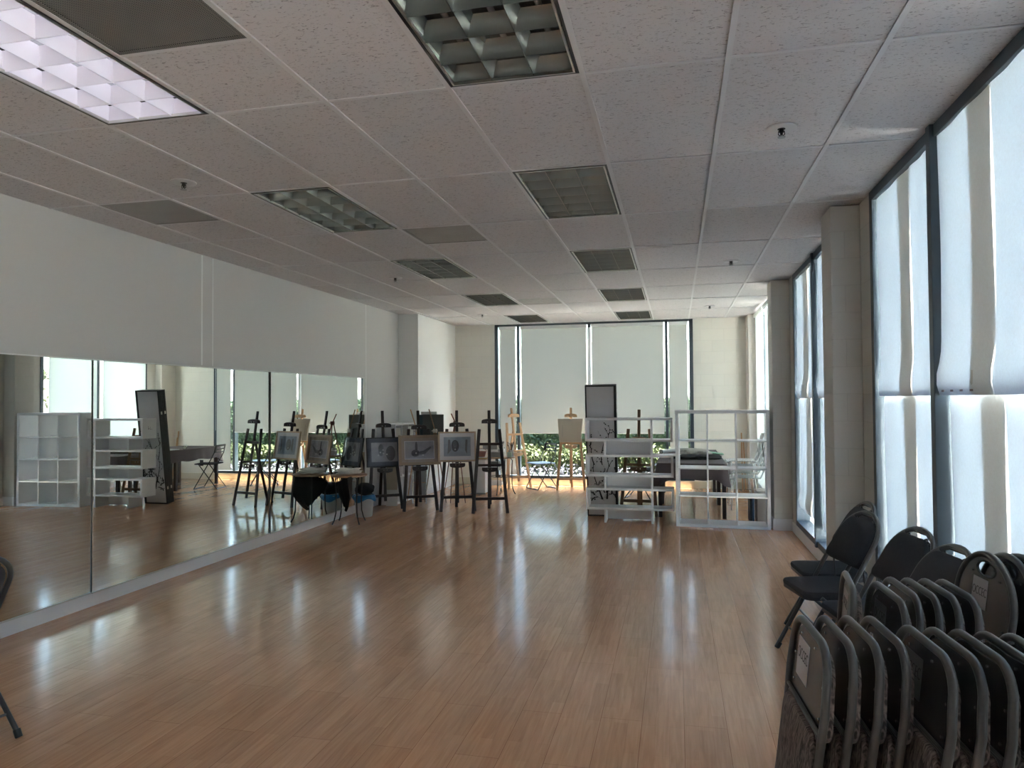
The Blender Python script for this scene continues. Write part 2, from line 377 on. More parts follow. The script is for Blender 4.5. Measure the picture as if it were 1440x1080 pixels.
def text_mesh(name, txt, size, mat, parent, mtx, spacing=1.):
    cu = bpy.data.curves.new(name, 'FONT'); cu.body = txt; cu.size = size; cu.align_x = 'CENTER'; cu.align_y = 'CENTER'; cu.extrude = .0004; cu.space_character = spacing; cu.offset = -.0006
    t = bpy.data.objects.new(name+'_src', cu); C.objects.link(t)
    dg = bpy.context.evaluated_depsgraph_get(); me = bpy.data.meshes.new_from_object(t.evaluated_get(dg))
    bpy.data.objects.remove(t); me.materials.clear(); me.materials.append(mat)
    o = bpy.data.objects.new(name, me); C.objects.link(o); o.parent = parent; o.matrix_local = mtx; return o

# ------------------------------------------------------------------ room shell
struct('floor', MB().box(XL-.1, XR+.12, -6.1, YB+.1, -.05, 0), M['floor'])
# ceiling: tiles laid in a 2 ft by 4 ft grid, open where lamps and grilles sit
LIGHTS = [(-1, -1), (-1, 1), (-1, 3), (-1, 5), (-1, 7), (-4, -1), (-4, 1), (-4, 3), (-4, 5), (-4, 7)]
VENTS = [(-3, -1, 0), (-6, 1, 0), (-3, 2, 0), (-3, 5, 1)]
c = MB(); Z = H+.006
for i in range(-7, 3):
    for j in range(-5, 9):
        if (i, j) in LIGHTS: continue
        x0, x1 = max(i*G, XL-.02), min((i+1)*G, XR+.08); y0, y1 = j*2*G, min((j+1)*2*G, YB+.05)
        if x1 <= x0 or y1 <= y0: continue
        halves = [(y0, y1)]
        for v in VENTS:
            if v[:2] == (i, j): halves = [(y0+G, y1)] if v[2] == 0 else [(y0, y0+G)]
        for a, b in halves: c.add([(x0, a, Z), (x0, b, Z), (x1, b, Z), (x1, a, Z)], [(0, 1, 2, 3)])
struct('ceiling', c, M['tile'])
c = MB(); w = .012
for i in range(-6, 3): c.box(i*G-w, i*G+w, -6, YB, H-.001, H+.02)
for j in range(-4, 9): c.box(XL, XR+.05, j*2*G-w*.8, j*2*G+w*.8, H+.001, H+.02)
for (i, j, h) in VENTS: c.box(i*G, (i+1)*G, (2*j+1)*G-w*.8, (2*j+1)*G+w*.8, H+.001, H+.02)
struct('ceiling_grid', c, M['tee'])
struct('ceiling_plenum', MB().box(XL-.1, XR+.2, -6.1, YB+.15, H+.2, H+.3), M['wall'])
# walls
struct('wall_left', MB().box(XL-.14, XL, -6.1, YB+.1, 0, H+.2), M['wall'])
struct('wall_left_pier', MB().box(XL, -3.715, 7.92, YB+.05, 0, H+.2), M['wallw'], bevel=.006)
struct('wall_front', MB().box(XL-.14, XR+.2, -6.2, -6., 0, H+.2), M['wall'])
b = MB(); b.box(-3.715, -2.94, YB, YB+.2, 0, H+.2).box(.675, XR+.15, YB, YB+.2, 0, H+.2).box(-2.94, .675, YB, YB+.2, 0, .13).box(-2.94, .675, YB, YB+.2, H, H+.2)
struct('wall_back', b, M['block'])
RW = [(-6.1, -4.2), (-2.9, -1.5), (2.29, 3.20), (5.66, 6.60), (9.25, YB+.15)]
b = MB()
for y0, y1 in RW: b.box(XR, XR+.2, y0, y1, 0, H+.2)
for y0, y1 in ((-4.2, -2.9), (-1.5, 2.29), (3.2, 5.66), (6.6, 9.25)): b.box(XR, XR+.2, y0, y1, 0, .12).box(XR, XR+.2, y0, y1, H+.003, H+.2)
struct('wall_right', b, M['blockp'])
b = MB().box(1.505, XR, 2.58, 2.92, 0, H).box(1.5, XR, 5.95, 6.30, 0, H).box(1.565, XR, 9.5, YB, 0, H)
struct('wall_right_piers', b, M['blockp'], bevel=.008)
# baseboards
struct('baseboard_left', MB().box(XL, XL+.016, -6, 7.92, 0, .105), M['base'], bevel=.003)
struct('baseboard_left_pier', MB().box(XL, -3.70, 7.905, 7.92, 0, .1).box(-3.715, -3.70, 7.905, YB, 0, .1), M['base'], bevel=.003)
struct('baseboard_back', MB().box(-3.7, 1.56, YB-.015, YB, 0, .125), M['sill'], bevel=.003)
b = MB().box(XR-.014, XR, -1.6, 2.58, 0, .12).box(XR-.014, XR, 2.92, 5.95, 0, .12).box(XR-.014, XR, 6.3, 9.5, 0, .12)
for x0, ya, yb in ((1.505, 2.58, 2.92), (1.5, 5.95, 6.30)):
    b.box(x0-.014, x0, ya-.014, yb+.014, 0, .14).box(x0, XR, ya-.014, ya, 0, .14).box(x0, XR, yb, yb+.014, 0, .14)
struct('baseboard_right', b, M['base'], bevel=.003)
# faint vertical joint on the left wall
struct('trim_1', MB().box(XL, XL+.0015, 2.93, 2.95, 1.93, H).box(XL, XL+.0015, 3.10, 3.11, 1.93, H).box(XL, XL+.0015, 6.66, 6.675, 0.12, H), M['wallw'])

def window_back():
    fr = MB(); y0, y1 = YB-.005, YB+.11; zt = H+.0; zb = .13
    for xa, xb in ((-2.94, -2.875), (-2.515, -2.465), (-1.185, -1.135), (.19, .24), (.61, .675)): fr.box(xa, xb, y0, y1, zb, zt)
    fr.box(-2.94, .675, y0, y1, zt-.04, zt).box(-2.94, .675, y0, y1, zb, zb+.05)
    f = struct('window_1', fr, M['frame'], bevel=.002)
    MB().box(-1.19, -1.13, YB-.03, YB-.004, zb+.05, H-.10).build('pale_mullion_strip', M['whitech'], f)  # pale strip in front of the dark central mullion
    for k, (xa, xb) in enumerate(((-2.875, -2.515), (-2.465, -1.185), (-1.135, .19), (.24, .61))):
        g = MB().box(xa, xb, YB+.05, YB+.056, zb+.05, zt-.04).build('window_pane', M['glass'], f); g['kind'] = 'structure'
window_back()
def window_side(n, ya, yb, muls):
    fr = MB(); x0, x1 = XR-.01, XR+.13; zb, zt = .12, H+.003
    ed = [ya]+muls+[yb]
    for k, y in enumerate(ed):
        if k == 0: fr.box(x0, x1, y, y+.06, zb, zt)
        elif k == len(ed)-1: fr.box(x0, x1, y-.06, y, zb, zt)
        else: fr.box(x0-.02, x1, y-.03, y+.03, zb, zt)
    fr.box(x0, x1, ya, yb, zt-.065, zt).box(x0, x1, ya, yb, zb, zb+.06)
    f = struct('window_%d' % n, fr, M['frame'], bevel=.002)
    for a, b_ in zip(ed[:-1], ed[1:]):
        g = MB().box(XR+.07, XR+.076, a+.03, b_-.03, zb+.06, zt-.06).build('window_pane', M['glass'], f); g['kind'] = 'structure'
window_side(2, -1.5, 2.29, [-.2, 1.04])
window_side(3, 3.2, 5.66, [4.4])
window_side(4, 6.6, 9.25, [7.98])
window_side(5, -4.2, -2.9, [-3.55])  # unseen bare window behind the camera, added to brighten the near room

# ------------------------------------------------------------------ roller blinds
def roller(label, p0, p1, fixed, axis, zb, group):
    """p0..p1 along the wall, hanging at 'fixed'; axis 'x' = far wall, 'y' = side wall"""
    t = thing('roller_blind', label, 'blind', ((p0+p1)/2, fixed, 0) if axis == 'x' else (fixed, (p0+p1)/2, 0), 0 if axis == 'x' else -PI/2, group)
    w_ = (p1-p0)/2
    MB().grid(lambda u, v: ((u*2-1)*w_, .004*math.sin(u*5+1)*(1-v), zb+(2.90-zb)*v), 12, 12).build('cloth', M['roller' if axis == 'x' else 'rollers'], t, smooth=True)
    MB().box(-w_-.01, w_+.01, -.03, .03, 2.885, 2.945).build('cassette', M['wallw'], t, bevel=.008)
    MB().tube([(-w_, 0, zb), (w_, 0, zb)], .009).build('bottom_rail', M['wall'], t, smooth=True)
    MB().tube([(w_+.012, -.02, 2.9), (w_+.012, -.02, 1.0)], .0025, 6).build('pull_chain', M['whitech'], t)
gb = 'roller blinds on the far window wall'
roller('narrow full-length pale green roller blind, leftmost on the far window', -2.83, -2.53, YB-.05, 'x', .2, gb)
roller('wide roller blind over hedge view, behind the easel with a blank canvas', -2.42, -1.205, YB-.05, 'x', .965, gb)
roller('wide roller blind above the tall folding screen, hedge strip showing below', -1.11, .165, YB-.05, 'x', .965, gb)
roller('narrow full-length roller blind at right end of the far window', .262, .575, YB-.05, 'x', .2, gb)
gs = 'roller blinds on the side window by the corner'
roller('side window roller blind nearest the far corner', 8.05, 9.15, XR-.06, 'y', .2, gs)
roller('side window roller blind next to the block pier behind the cube shelf', 6.71, 7.91, XR-.06, 'y', .2, gs)

# ------------------------------------------------------------------ paper shades pinned over the side windows
def shade(label, ya, yb, s1, s2, za, zb, x, wave, tape=False, skew=0.):
    """paper from yb (far) to ya (near); doubled between s1 and s2 with a slit at the near edge of the doubled strip"""
    t = thing('paper_blind', label, 'window blind', (x, (ya+yb)/2, za), 0, 'paper shades pinned over the side windows')
    yc = (ya+yb)/2
    def sheet(a, b, off, nm):
        def f(u, v):
            z = (zb-za)*v
            k = math.exp(-((v-.06)/.065)**2)*wave
            bul = -k*(1+.4*math.sin(u*7+a*5)); yy = a+(b-a)*u
            yy += wave*.5*math.sin(v*34+b*3)*math.exp(-((v-.13)/.08)**2)
            return (off+bul+.004*math.sin(u*11+v*6+a), yy-yc+skew*(1-v), z)
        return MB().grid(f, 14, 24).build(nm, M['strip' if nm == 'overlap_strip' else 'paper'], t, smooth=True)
    sheet(s1, yb, 0, 'sheet'); sheet(ya, s1-.006, .002, 'sheet')
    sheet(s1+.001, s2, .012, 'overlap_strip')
    if tape:
        for k in range(4): MB().box(-wave*.9-.003, -wave*.9-.0015, yb-yc-.08-.12*k-.035, yb-yc-.08-.12*k, .018, .028).build('tape_mark', M['hem'], t)
# y of the doubled strips is set below from the photograph
SX = XR+.035
shade('upper paper shade in the window bay beside the near block pier', 1.09, 2.215, 1.53, 1.75, 1.58, 2.938, SX-.012, .012)
shade('lower paper shade behind the open black chairs', 1.09, 2.20, 1.555, 1.775, .16, 1.60, SX+.008, .0)
shade('large upper paper shade with tape marks along its hem, right edge of view', -.16, 1.045, .373, .623, 1.58, 2.938, SX-.026, .020, True)
shade('lower paper shade behind the round-topped folding chairs', -.16, 1.0, .38, .63, .16, 1.60, SX+.008, .0)
shade('upper paper shade of the bay behind the stacked chairs', -1.42, -.24, -1.0, -.8, 1.58, 2.938, SX, .02)
shade('lower paper shade of the bay behind the stacked chairs', -1.42, -.24, -1.0, -.8, .16, 1.60, SX+.012, .0)
shade('upper crumpled paper shade between the two block piers', 4.44, 5.58, 4.89, 5.19, 1.57, 2.938, SX-.012, .025)
shade('lower crumpled paper shade between the two piers, short of the sill', 4.44, 5.58, 4.87, 5.17, .33, 1.60, SX+.0, .02)
shade('upper paper shade half hidden by the near block pier', 3.27, 4.36, 3.6, 3.9, 1.57, 2.938, SX-.012, .02)
shade('lower paper shade half hidden by the near block pier', 3.27, 4.36, 3.6, 3.9, .3, 1.60, SX+.0, .0)

# ------------------------------------------------------------------ mirrors along the left wall
def mirror(ya, yb, label, rz=0., ry=0.):
    t = thing('wall_mirror', label, 'mirror', (XL+.022, (ya+yb)/2, .115), rz, 'mirror panels on the left wall', ry=ry)
    h = (yb-ya)/2
    MB().box(-.006, .0, -h+.0025, h-.0025, 0, 1.79).build('mirror_glass', M['mirror'], t)
    MB().box(-.0105, -.0062, -h, h, -.001, 1.791).build('backing', M['mirror_edge'], t)
    MB().box(-.010, .004, -h, h, -.012, -.001).build('bottom_channel', M['alu'], t)
    MB().box(-.010, .003, -h, h, 1.792, 1.800).build('top_channel', M['wallw'], t)
MIR = [(-3.39, -.898), (-.898, 1.597), (1.597, 4.096), (4.096, 6.578)]
mirror(*MIR[0], 'mirror panel out beyond the left edge of view')
mirror(*MIR[1], 'mirror panel at the left edge, showing the white cube shelf')
mirror(*MIR[2], 'mirror panel reflecting the folding screen and clothed table', R(.50))
mirror(*MIR[3], 'mirror panel at the far end, beside the round side table', R(.25))

# ------------------------------------------------------------------ recessed ceiling lights
def louver_mb():
    m = MB(); Hh = .075; W_, L_ = .565, 1.175; nx, ny = 3, 6
    prof = [(0, .0015), (.25, .004), (.5, .010), (.75, .019), (1, .031)]
    def blade(p, a, b_, horiz):
        vs = []; k = len(prof)
        for e in (a, b_):
            for h, w_ in prof: vs.append((e, p-w_, h*Hh) if horiz else (p-w_, e, h*Hh))
            for h, w_ in prof[::-1]: vs.append((e, p+w_, h*Hh) if horiz else (p+w_, e, h*Hh))
        n = 2*k; fs = [(i, (i+1) % n, (i+1) % n+n, i+n) for i in range(n)]
        m.add(vs, fs)
    for i in range(nx+1): blade(-W_/2+W_*i/nx, -L_/2, L_/2, False)
    for j in range(ny+1): blade(-L_/2+L_*j/ny, -W_/2, W_/2, True)
    return m
lou = None
def light(i, j, label, lit=False):
    global lou
    t = thing('ceiling_light', label, 'ceiling light', ((i+.5)*G, (2*j+1)*G, H), 0, 'recessed troffer lights')
    e = .6096/2-.012; l = 1.2192/2-.012
    if lou is None or lit:
        hs = MB()  # housing: open box
        for (a, b_, c_, d) in ((-e, -e+.012, -l, l), (e-.012, e, -l, l), (-e, e, -l, -l+.012), (-e, e, l-.012, l)): hs.box(a, b_, c_, d, .0, .15)
        o1 = hs.build('housing', M['black'], t)
        tr = MB(); q = .016
        for (a, b_, c_, d) in ((-e+q, -e+q+.008, -l+q, l-q), (e-q-.008, e-q, -l+q, l-q), (-e+q, e-q, -l+q, -l+q+.008), (-e+q, e-q, l-q-.008, l-q)): tr.box(a, b_, c_, d, -.003, .01)
        o2 = tr.build('trim_frame', M['alu'], t)
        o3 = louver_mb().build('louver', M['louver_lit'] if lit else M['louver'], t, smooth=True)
        o3.location = (0, 0, .002)
        o4 = MB().box(-e+.012, e-.012, -l+.012, l-.012, .135, .14).build('reflector', M['reflector'], t)
        for s in (-1, 0, 1):
            MB().tube([(s*.188, -.56, .105), (s*.188, .56, .105)], .013, 10).build('lamp_tube', M['tube_on'] if lit else M['tube_off'], t, smooth=True)
        if not lit: lou = t
    else:
        for ch in [o for o in bpy.data.objects if o.parent is lou]:
            q = ch.copy(); C.objects.link(q); q.parent = t
    return t
names = {(-1, -1): 'unlit ceiling light with dark louvres at top centre, its end nearest the camera cut off',
 (-1, 1): 'unlit louvred ceiling light, second in the row that ends over the folding screen',
 (-1, 3): 'unlit louvred ceiling light, third in the row that ends over the folding screen',
 (-1, 5): 'unlit louvred ceiling light, fourth in the row that ends over the folding screen',
 (-1, 7): 'small distant unlit ceiling light just above the window top, in line with the screen',
 (-4, 1): 'unlit ceiling light next to the lit one, between a sprinkler and a square grille',
 (-4, 3): 'unlit ceiling light beyond the square grille, middle of the row over the mirrors',
 (-4, 5): 'unlit ceiling light beside the farthest square grille',
 (-4, 7): 'small distant unlit ceiling light above the left end of the far window'}
for k, v in names.items(): light(*k, v)
light(-4, -1, 'glowing lit fluorescent ceiling light with brightly lit louvre cells, top left corner', True)

def vent(i, j, h, label, mat):
    t = thing('air_vent', label, 'air vent', ((i+.5)*G, (2*j+.5+h)*G, H), 0, 'square perforated ceiling grilles')
    e = G/2-.012
    MB().box(-e, e, -e, e, .004, .012).build('perforated_face', mat, t)
    MB().box(-e, e, -e, -e+.02, .001, .004).box(-e, e, e-.02, e, .001, .004).box(-e, -e+.02, -e, e, .001, .004).box(e-.02, e, -e, e, .001, .004).build('rim', mat, t)
vent(-3, -1, 0, 'large dark dusty perforated grille beside the lit ceiling light', M['ventd'])
vent(-6, 1, 0, 'square perforated grille near the left wall, close to a sprinkler', M['vent'])
vent(-3, 2, 0, 'square perforated grille in the middle of the ceiling', M['vent'])
vent(-3, 5, 1, 'farthest square grille, small and pale, beside a ceiling light', M['vent'])

sp0 = None
def sprinkler(x, y, label):
    global sp0
    if sp0: return dup(sp0, (x, y, H), 0, label)
    t = sp0 = thing('fire_sprinkler', label, 'sprinkler', (x, y, H), 0, 'ceiling sprinklers')
    MB().lathe([(.078, .004), (.078, -.001), (.072, -.005), (.020, -.0015)], 24).build('escutcheon', M['tee'], t, smooth=True)
    MB().lathe([(.012, 0), (.012, -.02), (.007, -.024), (.007, -.034)], 12).tube([(-.014, 0, -.012), (-.016, 0, -.03), (0, 0, -.044)], .0025, 6).tube([(.014, 0, -.012), (.016, 0, -.03), (0, 0, -.044)], .0025, 6).build('sprinkler_body', M['black'], t, smooth=True)
    MB().lathe([(.02, -.044), (.02, -.047)], 16).build('deflector', M['steelgrey'], t)
    MB().lathe([(.020, .0), (.020, -.003)], 20).build('recess_cup', M['black'], t)
sprinkler(-2.70, .914, 'ceiling sprinkler between the lit light and the grille near the left wall')
sprinkler(.937, .879, 'largest ceiling sprinkler, over the near window bays')
sprinkler(-2.76, 4.62, 'ceiling sprinkler beside the middle light over the mirrors')
sprinkler(.947, 4.59, 'ceiling sprinkler above the bay between the two block piers')
sprinkler(-2.73, 8.30, 'tiny distant sprinkler above the pale wall behind the easels')
sprinkler(.893, 8.23, 'tiny distant sprinkler over the clothed tables')
#PART2
# ------------------------------------------------------------------ easels
EZ = {}
def easel(style, loc, yaw, label, clamp=1.20, group='dark studio easels along the mirror wall', name='easel', tray=.62):
    """lyre easel, its front towards local -y, origin between the front feet"""
    mat = M[style]; t = thing(name, label, 'easel', loc, yaw, group)
    k = .168
    def P(x, z, off=0): return (x, z*k+off, z)
    for s in (-1, 1):
        m = MB().bar(P(s*.24, 0), P(s*.143, 1.165), .046, .022, (0, 1, 0)); m.build('front_leg', mat, t, bevel=.006)
    MB().bar(P(0, .12, .016), P(0, 1.43, .016), .042, .024, (0, 1, 0)).build('mast', mat, t, bevel=.006)
    MB().bar((0, .19, 1.02), (-.0, .46, 0), .042, .024, (0, 1, 0)).build('rear_leg', mat, t, bevel=.005)
    for z, h in ((.20, .040), (.955, .038), (tray+.02, .032)):
        hw = .24-.097*z/1.165
        MB().bar(P(-hw, z, .006), P(hw, z, .006), h, .018, (0, 1, 0)).build('crossbar', mat, t, bevel=.003)
    def moustache(z, up, nm):
        pl = []
        for i in range(13):
            a = PI*i/12; pl.append((.110*math.cos(a), z+(1 if up else -1)*(.022+.038*math.sin(a)**.6)))
        pl += [(-.110, z-.004 if up else z+.004), (.110, z-.004 if up else z+.004)]
        m = MB().prism(pl, -.05, 'y', z*k-.004); m.build(nm, mat, t)
        for e in (-.025, .025): MB().tube([(e, z*k-.05-.006, z+(.018 if up else -.018)), (e, z*k-.05-.002, z+(.018 if up else -.018))], .006, 8).build('bolt', M['screw'], t)
    moustache(tray-.012, False, 'picture_ledge'); moustache(clamp, True, 'top_clamp')
    return t
DE = 'dark stained easel'
def pic(loc, yaw, zb, w, h, label, fmat, mmat, dmat, fw=.028, mw=.07, line=False, kind=0):
    t = thing('framed_drawing', label, 'framed drawing', loc, yaw, 'framed drawings on the easels')
    hold = MB(); k = .168; an = math.atan(k)
    # local plane tilted back like the easel
    def build(mb, nm, mat, par=t, **kw):
        o = mb.build(nm, mat, par, **kw); return o
    root = t; t.rotation_euler = (0, 0, yaw)
    T = Matrix.Translation((0, zb*k-.03, zb)) @ Matrix.Rotation(-an, 4, 'X')
    def put(mb): mb.v = [tuple(T @ Vector(v)) for v in mb.v]; return mb
    f = MB().box(-w/2, w/2, -.014, .010, 0, fw).box(-w/2, w/2, -.014, .010, h-fw, h).box(-w/2, -w/2+fw, -.014, .010, fw, h-fw).box(w/2-fw, w/2, -.014, .010, fw, h-fw)
    build(put(f), 'frame', M[fmat])
    build(put(MB().box(-w/2+fw, w/2-fw, -.002, .006, fw, h-fw)), 'mat_board', M[mmat])
    a, b_ = w/2-fw-mw, (h-2*fw-2*mw)
    if line:
        q = .006; build(put(MB().box(-a-q, a+q, -.003, -.002, fw+mw-q, fw+mw+b_+q)), 'mat_bevel', M['whitemat'])
    d = build(put(MB().box(-a, a, -.0045, -.003, fw+mw, fw+mw+b_)), 'drawing', M[dmat])
    zc = fw+mw+b_/2
    def disc(cx, cz, rx, rz, nm, mat, o, n=20, pts=None):
        pl = pts or [(cx+rx*math.cos(2*PI*i/n), zc+cz+rz*math.sin(2*PI*i/n)) for i in range(n)]
        mb = MB().prism(pl, -.0004, 'y', o); x = build(put(mb), nm, M[mat], d)
    if kind == 0:    # pale fruit in front of a dark pot
        disc(.09, -.02, .07, .11, 'pot_shading', 'graph_d', -.0046)
        disc(-.05, .03, .04, .09, 'bottle_shading', 'graph_m', -.0046)
        for cx, cz in ((-.02, .03), (-.06, -.005), (-.015, -.02), (.035, -.035), (-.09, -.045)): disc(cx, cz, .012, .012, 'chalk_fruit', 'graph_l', -.0051)
    elif kind == 1:  # dark still life with a bottle and folded cloth
        disc(-.06, -.045, .06, .05, 'bowl_shading', 'graph_d', -.0046); disc(-.045, .04, .018, .08, 'bottle_shading', 'graph_d', -.0046)
        disc(0, 0, 0, 0, 'drapery_shading', 'graph_m', -.0047, pts=[(-.02, zc-.07), (.08, zc-.06), (.17, zc+.03), (.16, zc+.05), (.06, zc-.01), (.0, zc-.02)])
        disc(-.05, -.045, .012, .012, 'chalk_highlight', 'graph_l', -.0051); disc(.05, -.075, .014, .01, 'chalk_highlight', 'graph_l', -.0051)
    else:            # jug on draped cloth
        disc(-.03, .01, .055, .085, 'jug_shading', 'graph_d', -.0046); disc(-.03, .035, .03, .05, 'jug_highlight', 'graph_m', -.0047)
        disc(0, 0, 0, 0, 'drapery_shading', 'graph_m', -.0046, pts=[(-.13, zc+.1), (-.10, zc+.1), (-.085, zc-.05), (-.14, zc-.11)])
        disc(0, 0, 0, 0, 'drapery_shading', 'graph_m', -.0046, pts=[(.12, zc+.1), (.15, zc+.1), (.14, zc-.11), (.11, zc-.05)])
        disc(-.03, -.04, .01, .012, 'chalk_highlight', 'graph_l', -.0051)
    build(put(MB().box(-w/2+fw, w/2-fw, -.010, -.0085, fw, h-fw)), 'glass', M['picglass'])
    return t
E1 = ((-3.73, 6.62, 0), R(35)); E2 = ((-3.195, 6.61, 0), R(29)); E3 = ((-2.655, 6.65, 0), R(20)); E4 = ((-2.16, 6.57, 0), R(17))
easel('darkwood', *E1, 'dark easel nearest the mirror, holding the black-framed drawing', 1.19, tray=.60)
easel('darkwood', *E2, 'dark easel holding the tan-framed drawing', 1.165, tray=.635)
easel('darkwood', *E3, 'dark easel holding the light-framed drawing with white mat', 1.20, tray=.685)
easel('darkwood', *E4, 'dark easel standing empty at the end of the row', 1.25, tray=.64)
pic(*E1, .615, .53, .43, 'black-framed drawing of pale fruit on a dark mat', 'black', 'darkmat', 'sketch', fw=.014, mw=.06, kind=0)
pic(*E2, .650, .60, .43, 'tan-framed still life drawing with tan mat and thin white inner line', 'tanframe', 'tanmat', 'sketch', fw=.04, mw=.05, line=True, kind=1)
pic(*E3, .700, .54, .43, 'drawing of a jug in a light wood frame with white mat', 'oakframe', 'whitemat', 'sketchb', fw=.022, mw=.055, kind=2)

# pine and brown easels by the far window
gp = 'wooden easels near the far window'
easel('pine', (-2.36, 9.42, 0), R(48), 'pale pine easel standing empty by the left end of the far window', 1.27, gp, tray=.64)
EC = ((-1.42, 9.25, 0), R(6))
easel('pine', *EC, 'pale pine easel holding a blank canvas in front of the hedge view', 1.27, gp, tray=.79)
easel('brownwood', (-.135, 6.71, 0), R(-2), 'mid brown easel seen through the white zigzag shelf', 1.0, gp, tray=.66)
t = thing('blank_canvas', 'blank cream canvas resting on the pine easel', 'canvas', EC[0], EC[1]); k = .168
T = Matrix.Translation((-.01, .83*k-.035, .83)) @ Matrix.Rotation(-math.atan(k), 4, 'X')
m = MB().prism([(-.19, 0), (.19, 0), (.222, .415), (-.222, .415)], .03, 'y', -.015); m.v = [tuple(T @ Vector(v)) for v in m.v]; m.build('canvas', M['canvas'], t, bevel=.003)
m = MB().box(-.135, -.132, -.016, -.0152, .10, .30); m.v = [tuple(T @ Vector(v)) for v in m.v]; m.build('pencil_line', M['graph_m'], t)

# slender field easels behind the framed drawings
def field_easel(style, loc, lean, label, mast_top, feet, clampz=1.1):
    t = thing('field_easel', label, 'easel', loc, 0, 'slender tripod easels behind the framed drawings')
    mat = M[style]
    top = Vector((0, 0, clampz))
    for f in feet: MB().tube([top+Vector((f[0]*.06, f[1]*.06, 0)), (f[0], f[1], 0)], [.010, .007], 8).build('leg', mat, t, smooth=True)
    MB().tube([top-Vector((lean[0]*.5, lean[1]*.5, .3)), top, (lean[0], lean[1], mast_top)], .009, 8).build('mast', mat, t, smooth=True)
    MB().box(-.03, .03, -.02, .02, clampz-.03, clampz+.03).tube([(-.05, -.02, clampz), (.05, -.02, clampz)], .007, 8).build('clamp', M['brass'] if style != 'redwood' else mat, t, bevel=.004)
    return t
field_easel('pine', (-3.58, 7.50, 0), (-.11, .0), 'slender pale tripod easel, mast leaning left beside the wall pier', 1.44, ((-.10, -.18), (.12, -.16), (.0, .22)))
fe = field_easel('brownwood', (-3.32, 7.60, 0), (-.10, .0), 'slender brown tripod easel propping the slate-coloured board', 1.44, ((-.13, -.12), (.22, -.13), (.02, .2)))
field_easel('redwood', (-3.00, 7.65, 0), (-.07, 0), 'slender reddish tripod easel behind the light-framed drawing', 1.37, ((-.24, .10), (.20, -.15), (-.02, -.22)), 1.22)
t = thing('drawing_board', 'slate-grey drawing board standing above the tan frame, dark teal sheet behind its left edge', 'board', (-3.44, 7.76, .78), R(3))
MB().box(-.14, .205, -.008, .008, 0, .575).build('board', M['greydark'], t, bevel=.002)
MB().box(-.235, -.10, .009, .013, 0, .57).build('backing_sheet', M['teal'], t)
t = thing('white_sheet_roll', 'narrow white board edge showing above the slate drawing board', 'board', (-3.48, 7.80, .80), R(3))
MB().box(-.14, .12, -.005, .005, 0, .60).build('sheet', M['paperw'], t)

# low shelf against the left wall
t = thing('open_shelf', 'white open shelf with pale back against the left wall behind the black-framed drawing', 'shelf', (XL, 7.05, 0))
MB().box(0.0, .30, 0, .02, 0, 1.2).build('side_panel', M['white'], t); MB().box(0.0, .30, .80, .82, 0, 1.2).build('side_panel', M['white'], t)
MB().box(0, .302, 0, .82, 1.2, 1.22).build('top', M['white'], t)
for y in (.26, .53): MB().box(.0, .30, y, y+.016, .02, 1.2).build('divider', M['white'], t)
for z in (.0, .4, .8): MB().box(.0, .29, .02, .80, z, z+.016).build('shelf', M['white'], t)
MB().box(.0, .012, .02, .8, .02, 1.2).build('back_panel', M['greybox'], t)
for k in range(3):
    tag(MB().box(XL+.02, XL+.285, 7.085+.27*k, 7.295+.27*k, .822, 1.16).build('storage_box', M['greybox']), ['taupe storage box in the nearest top bay of the open shelf', 'taupe storage box in the middle top bay of the open shelf', 'taupe storage box in the farthest top bay of the open shelf'][k], 'box', 'taupe boxes in the open shelf')
t = thing('plywood_board', 'pale plywood board leaning behind the easel with the black frame', 'board', (-3.885, 6.985, 0), R(8), rx=R(-2))
MB().box(0, .17, 0, .014, 0, .80).build('board', M['ply'], t, bevel=.002)
MB().box(0, .17, -.001, 0, 0, .24).build('primed_strip', M['paperw'], t)
# steel folding trolley frame between the easels
t = thing('folded_rack', 'folded grey steel rack with chrome bars, low behind the tan-framed drawing', 'rack', (-3.47, 7.30, 0), R(20))
for x in (-.1, .1): MB().tube([(x, 0, 0), (x, .05, .62)], .009, 8).build('upright', M['chrome'], t, smooth=True)
for z in (.06, .32, .48): MB().tube([(-.1, z*.08, z), (.1, z*.08, z)], .007, 8).build('crossbar', M['chrome'], t, smooth=True)
MB().box(-.09, .09, .03, .036, .08, .55).build('panel', M['steelgrey'], t)

# ------------------------------------------------------------------ round side tables with bent steel legs
def round_table(loc, label, ring=True, rz=0.):
    t = thing('side_table', label, 'side table', loc, rz, 'round wooden side tables with bent steel legs')
    MB().lathe([(.225, .605), (.235, .612), (.235, .622), (.228, .628)], 40).build('tabletop', M['birch'], t, smooth=True)
    for k in range(4):
        a = PI/4+k*PI/2; c_, s_ = math.cos(a), math.sin(a)
        pr = [(.10, .603), (.17, .598), (.195, .57), (.19, .5), (.185, .3), (.19, .15), (.215, .06), (.245, .006)]
        MB().tube([(r*c_, r*s_, z) for r, z in pr], .0085, 8).build('leg', M['blkmetal'], t, smooth=True)
    MB().tube([(.185*math.cos(a), .185*math.sin(a), .30) for a in [2*PI*i/28 for i in range(28)]], .006, 6, closed=True).build('stretcher_ring', M['blkmetal'], t, smooth=True) if ring else None
    return t
FT = (-3.765, 5.49, 0)
round_table(FT, 'round side table with crumpled newspapers, nearest the end of the mirror', False, R(12))
